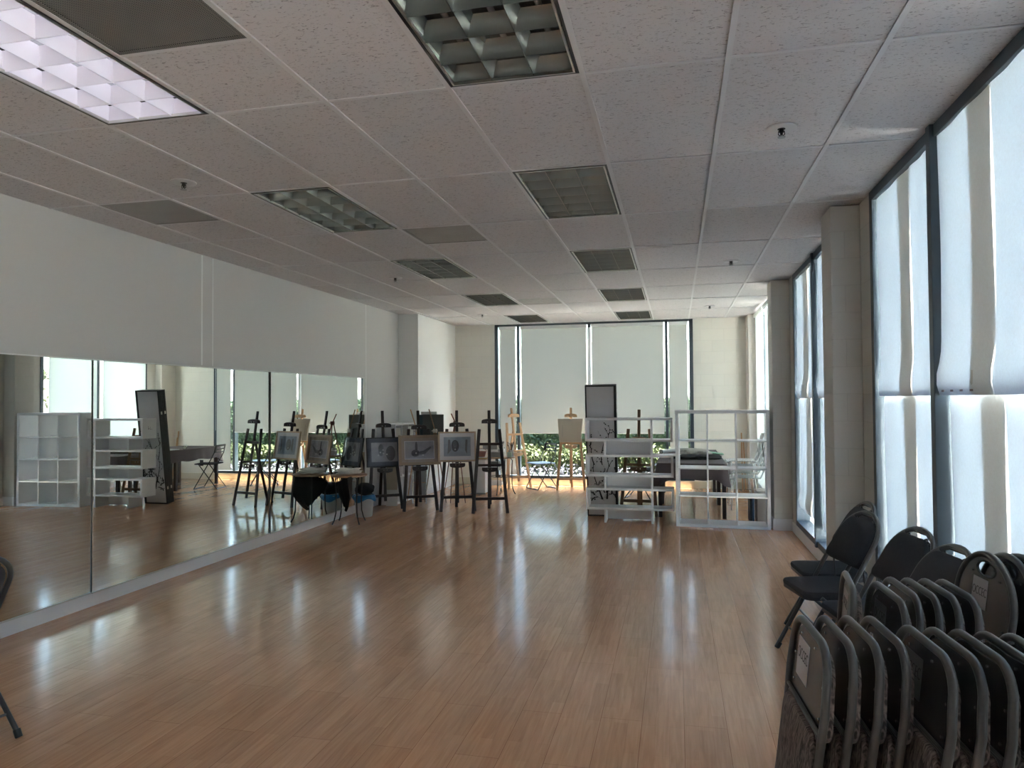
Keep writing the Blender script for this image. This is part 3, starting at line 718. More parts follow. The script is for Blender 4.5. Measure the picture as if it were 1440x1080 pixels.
for k, (dx, dy, rz, w_, h_) in enumerate([(0.0, .0, .3, .15, .11), (-.02, .01, -.2, .16, .11), (.0, -.01, .5, .14, .10), (-.03, .02, .1, .15, .11)]):
    t = MB().grid(lambda u, v: ((u-.5)*2*w_, (v-.5)*2*h_, .005*math.sin(u*9)+.006*math.sin(v*8)), 14, 10).build('newspaper', M['news'], smooth=True, solid=.003)
    t.location = (FT[0]+dx, FT[1]+dy, .645+.015*k); t.rotation_euler = (0, 0, rz)
    tag(t, ['bottom newspaper of the pile on the round side table', 'second newspaper up in the pile on the side table', 'third newspaper up, turned askew in the side table pile', 'topmost crumpled newspaper on the round side table'][k], 'newspaper', 'newspapers on the side table')
# black cloth bag hanging under the table
t = thing('cloth_bag', 'wide black cloth bag sagging to a point below the round side table', 'bag', (-3.80, 5.44, .245), R(131))
def bagf(u, v):
    a = u*2*PI; w_ = .045+.185*min(1, 2.2*v)**.8; sag = .07*(1-v)
    z = v*.33+sag*math.cos(a)+.018*math.sin(3*a+1)*(1-v)+.05*v*math.cos(a+2.6)
    return (w_*math.cos(a)+.012*math.sin(5*a+v*5), (.02+.05*math.sin(min(1, v*1.4)*PI/2))*math.sin(a)+.008*math.sin(7*a+v*6), z)
MB().grid(bagf, 40, 14).build('bag_body', M['blackcl'], t, smooth=True)
MB().tube([(-.17, 0, .28), (-.13, 0, .345), (.12, 0, .345), (.17, 0, .30)], .007, 6).build('strap', M['blackcl'], t, smooth=True)
BX = (-3.80, 6.02, 0)
t = thing('bucket', 'white bucket with a blue liner on the floor beside the mirror end', 'bucket', BX)
MB().lathe([(.105, 0), (.112, .01), (.135, .27), (.142, .272), (.142, .285), (.130, .285), (.105, .02)], 32).build('bucket_body', M['bucket'], t, smooth=True)
def linf(u, v):
    a = u*2*PI; q = 1+.03*math.sin(9*a)+.04*math.sin(4*a+1)
    r = (.128+.03*math.sin(v*PI*.5))*q if v < .99 else .15*q
    return (r*math.cos(a), r*math.sin(a), .30-.075*v*v*(1+.35*math.sin(3*a+.6)))
MB().grid(linf, 48, 8).build('liner', M['liner'], t, smooth=True)
t = MB().blob((0, 0, 0), (.15, .12, .085), 5, .14, 16, 28).build('black_bag', M['blackcl'], smooth=True); t.location = (BX[0]+.02, BX[1]-.01, .375)
tag(t, 'black bag slumped on top of the white bucket', 'bag')

# round table and trolley with brushes near the far left corner
round_table((-2.50, 8.60, 0), 'round side table with brush jars, behind the empty dark easel', True, R(40))
TZ = .628
def jar(x, y, r, h, n, seed, label):
    t = thing('brush_jar', label, 'brush jar', (x, y, TZ), 0, 'jars of paint brushes')
    MB().lathe([(r, 0), (r*1.02, .005), (r, h), (r*.93, h), (r*.93, .01)], 20).build('jar', M['clear'], t, smooth=True)
    rnd = random.Random(seed)
    for i in range(n):
        a = rnd.uniform(0, 2*PI); l = rnd.uniform(.20, .27); q = rnd.uniform(.3, 1.0)
        tp = Vector((math.cos(a)*r*1.7*q, math.sin(a)*r*1.7*q, l)); bt = Vector((-math.cos(a)*r*.5*q, -math.sin(a)*r*.5*q, .012))
        MB().tube([bt, bt+(tp-bt)*.8, bt+(tp-bt)*.86, bt+(tp-bt)*.93, tp], [.0022, .003, .006, .0075, .002], 6).build('brush', M['bristle'], t, smooth=True)
jar(-2.52, 8.66, .045, .12, 12, 3, 'jar of dark brushes standing left on the round side table')
jar(-2.33, 8.60, .042, .11, 14, 4, 'jar of dark brushes standing right on the round side table')
tag(MB().box(-2.64, -2.44, 8.44, 8.54, TZ, TZ+.085).build('supply_box', M['steelgrey'], bevel=.004), 'dark grey supply box in front of the brush jars', 'box')
tag(MB().box(-2.36, -2.29, 8.44, 8.50, TZ+.0, TZ+.085).build('supply_box', M['mintbox'], bevel=.004), 'small mint green box at the right edge of the brush table', 'box')
for k in range(4):
    o = MB().box(-.10+.01*k, .10-.008*k, -.07, .07, 0, .014).build('sketchbook', M[['paperw', 'tanmat', 'ochre', 'paperw'][k]], bevel=.002); o.location = (-2.84, 8.62, .56+.0145*k); o.rotation_euler = (0, 0, .2*k-.3)
    tag(o, ['white sketchbook at the bottom of the pile beside the brush table', 'tan sketchbook second in the pile beside the brush table', 'ochre sketchbook third in the pile beside the brush table', 'white sketchbook on top of the pile beside the brush table'][k], 'book', 'sketchbooks beside the brush table')
t = thing('side_cabinet', 'small white cabinet under the sketchbooks, left of the brush table', 'cabinet', (-2.86, 8.66, 0))
MB().box(-.14, .10, -.14, .14, .02, .56).build('body', M['white'], t, bevel=.004); MB().box(-.15, .11, -.16, -.145, .0, .02).build('plinth', M['steelgrey'], t)
t = thing('basket', 'faded red basket standing on the sketchbooks', 'basket', (-2.85, 8.62, .62))
MB().lathe([(.06, 0), (.085, .09), (.09, .09), (.08, .085), (.055, .01)], 20).build('basket_body', M['red'], t, smooth=True)
MB().tube([(.09*math.cos(a), 0, .09+.05*math.sin(a)) for a in [PI*i/10 for i in range(11)]], .004, 6).build('handle', M['red'], t, smooth=True)
t = thing('trolley', 'white three-tier rolling trolley behind the brush table', 'trolley', (-2.79, 9.10, 0))
for z in (.10, .36, .66): MB().box(-.20, .20, -.14, .14, z, z+.012).box(-.20, .20, -.14, -.135, z, z+.06).box(-.20, .20, .135, .14, z, z+.06).box(-.20, -.195, -.14, .14, z, z+.06).box(.195, .20, -.14, .14, z, z+.06).build('tray', M['whitech'], t)
for x in (-.195, .195):
    for y in (-.135, .135):
        MB().tube([(x, y, .06), (x, y, .74)], .009, 8).build('post', M['chrome'], t, smooth=True)
        w_ = MB().tube([(x-.008, y, .028), (x+.008, y, .028)], .028, 14).build('caster', M['black'], t, smooth=True)
        MB().box(x-.012, x+.012, y-.012, y+.012, .03, .062).build('caster_fork', M['chrome'], w_)
tag(MB().box(-2.93, -2.67, 9.0, 9.2, .674, .80).build('supply_box', M['steelgrey'], bevel=.004), 'grey supply box on the top tier of the white trolley', 'box')
tag(MB().box(-2.95, -2.65, 9.0, 9.18, .372, .50).build('supply_box', M['greydark'], bevel=.004), 'dark supply box on the middle tier of the white trolley', 'box')

# ------------------------------------------------------------------ steel folding chairs with slotted backs
def metal_chair(loc, rz, label, tube='blkmetal', seat='seatblue', back='black'):
    """faces local -y"""
    t = thing('folding_chair', label, 'chair', loc, rz, 'slim steel folding chairs')
    tm = M[tube]
    for s in (-1, 1):
        x = .205*s
        MB().tube([(x, -.20, .012), (x, .12, .56), (x, .17, .66), (x*.96, .20, .79)], .009, 8).build('back_upright', tm, t, smooth=True)
        MB().tube([(x*.92, .21, .012), (x*.92, -.12, .445)], .009, 8).build('rear_leg', tm, t, smooth=True)
    MB().tube([(-.205, -.20, .010), (.205, -.20, .010)], .009, 8).build('floor_bar', tm, t, smooth=True)
    MB().tube([(-.19, .21, .010), (.19, .21, .010)], .009, 8).build('floor_bar', tm, t, smooth=True)
    pl = []
    for cx, cy, a0 in ((.17, .13, 0), (-.17, .13, 90), (-.16, -.17, 180), (.16, -.17, 270)):
        for k in range(5): a = R(a0+k*22.5); pl.append((cx+.04*math.cos(a), cy+.04*math.sin(a)))
    MB().prism(pl, .018, 'z', .445).build('seat', M[seat], t, bevel=.004)
    m = MB()
    def bk(x0, x1, z0, z1):
        m.grid(lambda u, v: (x0+(x1-x0)*u, .165+.035*(z0+(z1-z0)*v-.62)/.17+.018*(1-((x0+(x1-x0)*u)/.2)**2), z0+(z1-z0)*v), 10, 3)
    bk(-.2, .2, .765, .80); bk(-.2, .2, .705, .73); bk(-.2, .2, .655, .675); bk(-.2, -.15, .655, .80); bk(.15, .2, .655, .80)
    m.build('slotted_back', M[back], t, smooth=True, solid=.008)
    return t
metal_chair((-1.97, 9.45, 0), R(-48), 'slim steel folding chair with blue-grey seat by the hedge window', 'bluegrey')
metal_chair((-.86, 9.20, 0), R(60), 'slim steel folding chair mostly hidden behind the tall folding screen', 'bluegrey')
metal_chair((-.20, 8.55, 0), R(80), 'slim black folding chair pulled up to the end of the clothed table', 'blkmetal', 'fabric')

# ------------------------------------------------------------------ two tables under one dark cloth
def trestle(y0, y1, label):
    t = thing('work_table', label, 'table', (.565, (y0+y1)/2, 0), 0, 'tables under the dark cloth'); h = (y1-y0)/2
    MB().box(-.435, .435, -h, h, .69, .715).build('tabletop', M['tableleg'], t)
    for sx in (-1, 1):
        for sy in (-1, 1): MB().bar((sx*.41, sy*(h-.04), 0), (sx*.41, sy*(h-.04), .69), .05, .05).build('leg', M['tableleg'], t, bevel=.004)
    
    for a in (-h+.03, h-.05): MB().box(-.40, .40, a, a+.02, .60, .69).build('apron', M['tableleg'], t)
trestle(6.66, 7.98, 'nearer dark-legged table under the taupe cloth')
trestle(8.03, 9.30, 'farther dark-legged table under the taupe cloth')
x0, x1, y0, y1 = .115, 1.01, 6.64, 9.32
per = []
def seg(a, b_, n):
    for i in range(n): per.append((a[0]+(b_[0]-a[0])*i/n, a[1]+(b_[1]-a[1])*i/n))
seg((x0, y0), (x1, y0), 24); seg((x1, y0), (x1, y1), 60); seg((x1, y1), (x0, y1), 24); seg((x0, y1), (x0, y0), 60)
cx, cy = (x0+x1)/2, (y0+y1)/2; vs = []; fs = []; n = len(per); rows = 9
for r in range(rows+1):
    q = r/rows
    for i, (x, y) in enumerate(per):
        ox = (1 if x > x1-1e-4 else -1 if x < x0+1e-4 else 0); oy = (1 if y > y1-1e-4 else -1 if y < y0+1e-4 else 0)
        dc = min(math.hypot(x-a, y-b_) for a in (x0, x1) for b_ in (y0, y1))
        fold = math.exp(-(dc/.09)**2); rip = .5+.5*math.sin(i*.9+math.sin(i*.31)*2)
        out = q*(.012+.022*rip+.05*fold); dr = (.21+.10*fold+.012*math.sin(i*.5))*(q**1.0)
        l = math.hypot(ox, oy) or 1
        vs.append((x+ox/l*out, y+oy/l*out, .722-dr-(0 if r else 0)))
for r in range(rows):
    for i in range(n): j = (i+1) % n; fs.append((r*n+i, r*n+j, (r+1)*n+j, (r+1)*n+i))
vs.append((cx, cy, .724)); fs += [(len(vs)-1, (i+1) % n, i) for i in range(n)]
o = MB().add(vs, fs).build('tablecloth', M['cloth'], smooth=True)
tag(o, 'dark taupe cloth draped over both work tables', 'tablecloth')
t = MB().blob((0, 0, 0), (.20, .30, .055), 11, .2, 18, 34, flat=-.03).build('jacket', M['jacket'], smooth=True); t.location = (.62, 7.88, .785); t.rotation_euler = (0, 0, .25)
tag(t, 'crumpled grey knitted jacket lying on the clothed table', 'jacket')
t = MB().blob((0, 0, 0), (.27, .20, .04), 21, .2, 18, 34, flat=-.02).build('black_garment', M['blackcl'], smooth=True); t.location = (.66, 7.33, .75); t.rotation_euler = (0, 0, -.1)
tag(t, 'folded black garment lying in front of the grey jacket', 'garment')
t = MB().grid(lambda u, v: ((u-.5)*.24, (v-.5)*.34, .01*math.sin(u*5)+.012*math.sin(v*7)), 12, 12).build('paper_bag', M['green'], smooth=True, solid=.012); t.location = (.90, 8.25, .745); t.rotation_euler = (0, 0, .3)
tag(t, 'mint green paper packet at the right side of the clothed table', 'packet')
t = thing('paper_roll', 'roll of white paper with a black end cap on the left part of the table', 'paper roll', (.14, 8.30, .758), R(-35))
MB().tube([(0, -.02, 0), (0, .60, 0)], .028, 16).build('roll', M['paperw'], t, smooth=True); MB().lathe([(.0, -.03), (.033, .0), (.033, .012)], 14).build('end_cap', M['black'], t).rotation_euler = (PI/2, 0, 0)
t = MB().box(-.15, .15, -.2, .2, 0, .012).build('paper_stack', M['paperw'], bevel=.002); t.location = (.33, 8.0, .725); t.rotation_euler = (0, 0, .1)
tag(t, 'stack of white sheets on the clothed table beside the paper roll', 'paper')
# laptop-bag like dark case hanging at the left table end is the chair back seen above

# ------------------------------------------------------------------ stacked white chairs by the side window
wc0 = None
def white_chair(z, y, dx, label):
    global wc0
    if wc0: return dup(wc0, (1.30+dx, y, z), R(-90), label)
    t = wc0 = thing('stacking_chair', label, 'chair', (1.30+dx, y, z), R(-90), 'stacked white perforated chairs')
    # faces local -y
    MB().grid(lambda u, v: ((u-.5)*.42, (v-.5)*.40, .46-.014*math.sin(u*PI)+.02*(max(0, .15-v)/.15)*-1), 14, 12).build('seat', M['perfwhite'], t, smooth=True, solid=.014)
    MB().grid(lambda u, v: ((u-.5)*(.40-.06*v), .24+.07*v+.03*math.cos((u-.5)*PI), .56+.28*v), 14, 12).build('backrest', M['perfwhite'], t, smooth=True, solid=.012)
    for s in (-1, 1):
        MB().tube([(s*.20, .20, .45), (s*.20, .235, .52), (s*.20, .27, .60)], .009, 8).build('back_support', M['whitech'], t, smooth=True)
        MB().tube([(s*.19, -.14, .448), (s*.23, -.19, .012), (s*.23, .17, .012), (s*.19, .14, .448)], .007, 8).build('leg_loop', M['chrome'], t, smooth=True)
    return t
for k in range(4): white_chair(.078*k, 7.62+.012*k, -.012*k, ['lowest white perforated chair of the stack by the side window', 'second white perforated chair up in the stack by the side window', 'third white perforated chair up in the stack by the side window', 'topmost white perforated chair of the stack by the side window'][k])
w2 = dup(wc0, (1.30, 8.35, 0), R(-90), 'single white perforated chair just beyond the stack')
tag(MB().box(1.36, 1.52, 6.45, 6.75, 0, .40).build('carton', M['greybox'], bevel=.004), 'plain warm grey carton standing behind the cube shelf', 'box')
tag(MB().box(1.30, 1.325, 6.45, 6.74, 0, .34).build('folder', M['blue'], bevel=.002), 'thick dark blue folder upright beside the grey carton', 'folder')
tag(MB().box(1.275, 1.297, 6.45, 6.74, 0, .335).build('folder', M['teal'], bevel=.002), 'thin dark teal folder upright left of the blue folder', 'folder')
t = thing('leaning_stick', 'orange-brown wooden slats leaning in the far right corner', 'slat', (1.47, 9.80, 0), 0)
MB().bar((0, -.02, 0), (.0, .10, .98), .022, .012).bar((.05, -.03, 0), (.03, .10, .85), .02, .012).build('slat', M['pine'], t)
t = thing('wall_outlet', 'dark outlet plate low on the far wall under the table', 'outlet', (.95, YB-.004, .33))
MB().box(-.04, .04, -.008, 0, -.06, .06).build('plate', M['plug'], t, bevel=.002)

# ------------------------------------------------------------------ white cube shelf (3 by 4)
t = thing('cube_shelf', 'white open cube shelf, three cells wide and four high, beside the block pier', 'shelf', (.912, 5.99, 0), R(-3))
w_, d_, h_ = .553, .38, 1.43
for s in (-1, 1): MB().box(s*w_-.019*(s+1), s*w_-.019*(s-1), 0, d_, 0, h_).build('side_panel', M['white'], t, bevel=.002)
MB().box(-w_+.038, w_-.038, 0, d_, h_-.038, h_).build('top_panel', M['white'], t, bevel=.002)
MB().box(-w_+.038, w_-.038, 0, d_, 0, .038).build('bottom_panel', M['white'], t, bevel=.002)
iw = 2*w_-.076; ih = h_-.076
for k in (1, 2, 3):
    z = .038+ih*k/4; MB().box(-w_+.038, w_-.038, .001, d_-.001, z-.008, z+.008).build('shelf', M['white'], t)
for k in (1, 2):
    x = -w_+.038+iw*k/3; MB().box(x-.008, x+.008, .002, d_-.002, .038, h_-.038).build('divider', M['white'], t)

# ------------------------------------------------------------------ white zigzag shelf
t = thing('zigzag_shelf', 'white zigzag shelf of wide open frames stacked on narrower backed boxes', 'shelf', (-.22, 6.12, 0), R(1))
bx = [(-.60, .57, .13, .17)]; dd = .29; th = .028
lv = [(.165, .44, -.545, .560), (.585, .865, -.550, .555), (1.035, 1.335, -.553, .548)]
for z0, z1, xa, xb in lv:
    fr = t
    MB().box(xa, xb, 0, dd, z0, z0+th).build('shelf_board', M['white'], t, bevel=.0015); MB().box(xa, xb, 0, dd, z1-th, z1).build('shelf_board', M['white'], t, bevel=.0015)
    for x in (xa, xb-th): MB().box(x, x+th, 0, dd, z0+th, z1-th).build('side_panel', M['white'], t, bevel=.0015)
for z0, z1 in ((0, .165), (.44, .585), (.865, 1.035)):
    MB().box(-.315, -.290, 0, dd, z0, z1).build('riser', M['white'], t); MB().box(-.290, .275, dd*.9, dd*.9+.012, z0+(.012 if z0 == 0 else 0), z1).build('back_panel', M['white'], t)
for z0, z1 in ((0, .165), (.193, .412), (.44, .585), (.613, .837), (.865, 1.035), (1.063, 1.307)):
    MB().box(.275, .300, .001, dd-.001, z0, z1).build('riser', M['white'], t)
m = MB()
for a, b_ in (((.12, .0), (.12, .05)), ((.12, .0), (.135, .02)), ((.155, .0), (.155, .04)), ((.155, .0), (.17, .005)), ((.185, .0), (.195, .008))):
    m.tube([(-.5535, a[0], 1.17+a[1]), (-.5535, b_[0], 1.17+b_[1])], .003, 6)
m.build('handwriting', M['ink'], t)

# ------------------------------------------------------------------ folded paper screen with ink branches
t = thing('folding_screen', 'tall folded black-framed paper screen with ink branches, leaning behind the zigzag shelf', 'folding screen', (-.605, 6.62, 0), R(1), rx=R(7.2))
pw, ph, pt = .205, 1.775, .034
for k in range(4):
    y = k*.040; fr = MB()
    q = .018
    fr.box(-pw, -pw+q, y, y+pt, 0, ph).box(pw-q-.012, pw, y, y+pt, 0, ph).box(-pw+q, pw-q, y, y+pt, 0, q).box(-pw+q, pw-q, y, y+pt, ph-q, ph)
    f = fr.build('panel_frame', M['scrframe'], t, bevel=.002)
    MB().box(-pw+q, pw-q, y+.010, y+.024, q, ph-q).build('paper_panel', M['scrpaper'], f)
for z in (.25, 1.42):
    for k in (0, 2):
        for sx in (-1, 1): MB().box(sx*pw-.0015, sx*pw+.0015, k*.04+.022, k*.04+.052, z-.022, z+.022).build('hinge', M['brass'], t)
rnd = random.Random(7); br = MB()
def branch(x, z, a, l, r, dep):
    pts = [(x, .0085, z)]; rs = [r]; n = 5
    for i in range(n):
        a += rnd.uniform(-.28, .28); x += math.sin(a)*l/n; z += math.cos(a)*l/n
        if abs(x) > pw-.035: x = math.copysign(pw-.035, x); a = -a*.6
        pts.append((x, .0085, z)); rs.append(r*(1-.6*(i+1)/n))
        if dep > 0 and i >= 1 and rnd.random() < .75: branch(x, z, a+rnd.choice((-1, 1))*rnd.uniform(.5, 1.0), l*rnd.uniform(.4, .65), r*.6, dep-1)
        if dep <= 1 and rnd.random() < .55: br.lathe([(.0, 0), (.009, 0), (.006, .001)], 7, (0, 0, 0)); vv = br.v[-21:]; br.v[-21:] = [(x+v[0]+.006, .0095-v[2], z+v[1]) for v in vv]
    br.tube(pts, rs, 6, ry=.0008)
for a0, l0, x0_ in ((-.9, .22, .02), (1.0, .24, .03), (-.5, .26, .0), (.5, .26, .0), (.1, .25, .06)): branch(x0_, .20+rnd.uniform(0, .06), a0, l0, .013, 2)
for a0, l0, x0_, z0_ in ((-.2, .40, -.05, .34), (.15, .42, .02, .36), (-.15, .28, -.10, .70), (.1, .30, .0, .72)): branch(x0_, z0_, a0, l0, .008, 1)
branch(.09, 1.02, .05, .20, .005, 1)
br.build('ink_branches', M['ink'], t)
#PART3
# ------------------------------------------------------------------ padded folding chairs
def arch(w, z0, z1, r, n=8, slope=0.):
    """outline of an upside-down U in x,z: up the left side, over, down the right"""
    pts = [(-w, z0)]
    for i in range(n+1):
        a = PI-i*PI/2/n; pts.append((-w+r+slope+r*math.cos(a), z1-r+r*math.sin(a)))
    for i in range(n+1):
        a = PI/2-i*PI/2/n; pts.append((w-r-slope+r*math.cos(a), z1-r+r*math.sin(a)))
    pts.append((w, z0)); return pts
def rrect(w0, w1, z0, z1, r0, r1, n=6):
    """rounded outline, w0 half-width at the bottom, w1 at the top"""
    P = []
    for cx, cz, r, a0 in ((w1-r1, z1-r1, r1, 0), (-w1+r1, z1-r1, r1, 90), (-w0+r0, z0+r0, r0, 180), (w0-r0, z0+r0, r0, 270)):
        for i in range(n+1): a = R(a0+90*i/n); P.append((cx+r*math.cos(a), cz+r*math.sin(a)))
    return P
def pad(poly, y0, y1, puff, axis='y'):
    """cushion: closed outline swollen towards y1"""
    n = len(poly); cx = sum(p[0] for p in poly)/n; cz = sum(p[1] for p in poly)/n
    m = MB(); vs = []; fs = []
    for s_, y in ((1., y0), (1.012, y0+(y1-y0)*.45), (.99, y0+(y1-y0)*.85), (.93, y1), (.7, y1+puff*.7), (.35, y1+puff)):
        for p in poly: vs.append((cx+(p[0]-cx)*s_, y, cz+(p[1]-cz)*s_))
    for r in range(5):
        for i in range(n): j = (i+1) % n; fs.append((r*n+i, r*n+j, (r+1)*n+j, (r+1)*n+i))
    vs.append((cx, y1+puff*1.1, cz)); fs += [(5*n+i, 5*n+(i+1) % n, len(vs)-1) for i in range(n)]
    fs.append(tuple(range(n))[::-1])
    if axis == 'z': vs = [(v[0], v[2], v[1]) for v in vs]; fs = [f[::-1] for f in fs]
    return m.add(vs, fs)
fold0 = {}
def folded_chair(loc, yaw, lean, label, lab='label', shell='shell', group='folded padded chairs leaning in rows', labelled=True, turn=0.):
    """folded flat: the shell side looks to local -y, cushion to +y; leans towards +y by 'lean'"""
    key = (lab, shell, labelled)
    if key in fold0:
        t = dup(fold0[key], loc, None, label, group); t.rotation_euler = (-lean, turn, yaw); return t
    t = fold0[key] = thing('folded_chair', label, 'chair', loc, yaw, group); t.rotation_mode = 'XYZ'; t.rotation_euler = (-lean, turn, yaw)
    W = .222; zt = .845
    fr = [(-.19, .01), (-.195, .45), (-.205, .56)] + arch(W-.006, .66, zt, .10, 8, .02)[0:1] + arch(W-.006, .68, zt, .10, 8, .012)[1:-1] + [(W-.006, .66), (.205, .56), (.195, .45), (.19, .01)]
    MB().tube([(x, 0, z) for x, z in fr], .0125, 12, ry=.0125).build('back_frame', M['tubeblk'], t, smooth=True)
    MB().prism(rrect(.198, .180, .60, zt-.016, .02, .09), .006, 'y', .002).build('back_shell', M[shell], t, bevel=.002)
    MB().tube([(-.195, -.004, .602), (.195, -.004, .602)], .006, 8).build('shell_rim', M['tubeblk'], t, smooth=True)
    pad(rrect(.205, .185, .57, zt-.03, .05, .09), .010, .034, .012).build('back_cushion', M['wavy'], t, smooth=True)
    for x, z in ((-.11, .80), (.05, .803), (-.165, .72), (.165, .725), (-.155, .635), (.155, .63)):
        MB().tube([(x, .002, z), (x, -.0005, z), (x, -.002, z)], [.0045, .0045, .002], 8).build('screw', M['screw'], t, smooth=True)
    if labelled:
        cx, cz = -.07, .725
        lb = MB().box(cx-.066, cx+.066, .0006, .0018, cz-.064, cz+.062).build('label', M[lab], t)
        text_mesh('label_lettering', 'OCCEC', .042, M['ink'], lb, Matrix.Translation((cx, .0001, cz+.012)) @ Matrix.Rotation(PI/2, 4, 'X') @ Matrix.Diagonal((.82, 1.25, 1, 1)))
    pad(rrect(.20, .178, .14, .588, .05, .04), .0, -.024, -.008).build('seat_cushion', M['wavy'], t, smooth=True)
    MB().tube([(x, .002, z) for x, z in rrect(.21, .19, .13, .594, .05, .04)], .010, 8, closed=True).build('seat_frame', M['tubeblk'], t, smooth=True)
    for s in (-1, 1):
        MB().tube([(s*.165, .014, .50), (s*.165, .016, .30), (s*.165, .014, .02)], .010, 10).build('rear_leg', M['tubeblk'], t, smooth=True)
        MB().tube([(s*.19, 0, .0), (s*.19, 0, .03)], .015, 10).build('foot_cap', M['black'], t, smooth=True)
        MB().tube([(s*.165, .016, .005), (s*.165, .016, .04)], .014, 10).build('foot_cap', M['black'], t, smooth=True)
    MB().tube([(-.165, .016, .14), (.165, .016, .14)], .007, 8).build('stretcher', M['tubeblk'], t, smooth=True)
    return t
A0 = [(.694+.073*k, -.655+.012*k, 0) for k in range(4)]
nm = ['front left folded chair with a pale lettered label and patterned seat in full view', 'second folded chair of the front left row', 'third folded chair of the front left row', 'last folded chair of the front left row']
for k in range(4): folded_chair(A0[k], R(-90+4), R(6.5), nm[k], labelled=(k == 0))
nm = ['front folded chair with a dark grey lettered label, first of the long row', 'second folded chair of the long front row', 'third folded chair of the long front row', 'fourth folded chair of the long front row', 'fifth folded chair of the long front row', 'sixth folded chair, cut off by the right edge of view']
for k in range(6): folded_chair((1.005+.070*k, -.70-.006*k, 0), R(-90+4), R(6.5), nm[k], lab='label_dark', labelled=(k == 0))
folded_chair((.985, .03, 0), R(-96.5), R(4), 'folded chair with a brightly lit shell seen almost edge-on, behind the front left row', shell='shell_lit')
folded_chair((1.06, -.13, 0), R(-90+3), R(6), 'low dark folded chair with a dark label in the middle row', lab='label_dark')
nm = ['first taller folded chair of the middle row, right of the dark label', 'second taller folded chair of the middle row', 'third taller folded chair of the middle row', 'fourth taller folded chair of the middle row']
for k in range(4): folded_chair((1.125+.063*k, -.04, 0), R(-90+3), R(6.5), nm[k], labelled=False)

# round-topped padded chairs with a hand hole
def back_parts(t, tilt_o, folded=False, labelled=False, fabric='fabric'):
    """backrest between z .60 and .93 built round the local x-z plane at y=0, fabric towards -y"""
    W = .225
    po = rrect(W-.02, W-.05, .60, .925, .03, .155, 8)
    # shell with hand hole: ring of quads between outline and oval
    def shell(y, nm, mat, z0=.60, grow=0):
        hole = [(.065*math.cos(a), .873+.020*math.sin(a)) for a in [2*PI*i/32 for i in range(32)]]
        out = rrect(W-.022, W-.035, z0, .915, .03, .15, 7)
        # resample the outline to 32 by angle about the hole centre
        import bisect
        n = 32; pts = []
        for i in range(n):
            a = 2*PI*i/n; d = Vector((math.cos(a), math.sin(a))); best = None
            for j in range(len(out)):
                p, q = Vector(out[j])-Vector((0, .873)), Vector(out[(j+1) % len(out)])-Vector((0, .873)); e = q-p
                den = d.x*e.y-d.y*e.x
                if abs(den) < 1e-9: continue
                tt = (p.x*e.y-p.y*e.x)/den; uu = (p.x*d.y-p.y*d.x)/den
                if tt > 0 and -1e-6 <= uu <= 1+1e-6: best = tt if best is None else max(best, tt)
            pts.append((d.x*best, .873+d.y*best))
        # extra corner coverage: keep real bottom corners
        m = MB(); vs = []
        for (x, z) in hole: vs.append((x, y, z))
        for (x, z) in pts: vs.append((x, y, z))
        fs = [(i, (i+1) % n, (i+1) % n+n, i+n) for i in range(n)]
        return m.add(vs, fs).build(nm, mat, t, solid=.006, smooth=False)
    return shell
def arch_frame(t, pts, nm='back_frame'): return MB().tube(pts, .0125, 12).build(nm, M['tubeblk'], t, smooth=True)
def round_folded(loc, yaw, lean, label, labelled):
    t = thing('folded_chair', label, 'chair', loc, yaw, 'round-topped folded chairs with hand holes'); t.rotation_euler = (-lean, 0, yaw)
    W = .222; zt = .955
    top = [(W*math.cos(a), zt-.19+.19*math.sin(a)) for a in [PI-PI*i/20 for i in range(21)]]
    arch_frame(t, [(-.195, 0, .01), (-.2, 0, .5)]+[(x, 0, z) for x, z in top]+[(.2, 0, .5), (.195, 0, .01)])
    n = 40; hole = [(.070*math.cos(2*PI*i/n), zt-.056+.027*math.sin(2*PI*i/n)) for i in range(n)]
    hc = zt-.056; out = []
    for i in range(n):
        a = 2*PI*i/n; c_, s_ = math.cos(a), math.sin(a); r = .01
        while True:
            x, z = r*c_, hc+r*s_
            ins = (z > .60) and abs(x) < W-.012 and (z < zt-.19 or (x/(W-.012))**2+((z-zt+.19)/.178)**2 < 1)
            if not ins or r > .6: break
            r += .002
        out.append((r*c_, hc+r*s_))
    vs = [(x, .0, z) for x, z in hole]+[(x, .0, z) for x, z in out]
    MB().add(vs, [(i, (i+1) % n, (i+1) % n+n, i+n) for i in range(n)]).build('back_shell', M['shell'], t, solid=.006)
    MB().tube([(x*1.05, -.003, zt-.056+(z-zt+.056)*1.1) for x, z in hole], .004, 6, closed=True).build('hand_hole_rim', M['black'], t, smooth=True)
    pad(rrect(.2, .15, .60, zt-.085, .04, .12), .010, .035, .012).build('back_cushion', M['fabric'], t, smooth=True)
    for x, z in ((-.10, .875), (.11, .875), (-.16, .70), (.16, .70)): MB().tube([(x, -.003, z), (x, -.007, z)], .004, 8).build('screw', M['black'], t, smooth=True)
    if labelled:
        cx, cz = -.03, .80
        lb = MB().box(cx-.058, cx+.058, -.0052, -.0042, cz-.058, cz+.058).build('label', M['label'], t)
        text_mesh('label_lettering', 'OCCEC', .040, M['ink'], lb, Matrix.Translation((cx, -.0056, cz+.005)) @ Matrix.Rotation(PI/2, 4, 'X') @ Matrix.Diagonal((.82, 1.2, 1, 1)))
    pad(rrect(.20, .19, .16, .57, .06, .05), -.002, -.035, -.015).build('seat_cushion', M['fabric'], t, smooth=True)
    for s in (-1, 1): MB().tube([(s*.17, .03, .55), (s*.17, .035, .01)], .011, 8).build('rear_leg', M['tubeblk'], t, smooth=True)
    return t
round_folded((1.455, .09, 0), R(-90+4), R(7), 'round-topped folded chair with hand hole and pale lettered label', True)
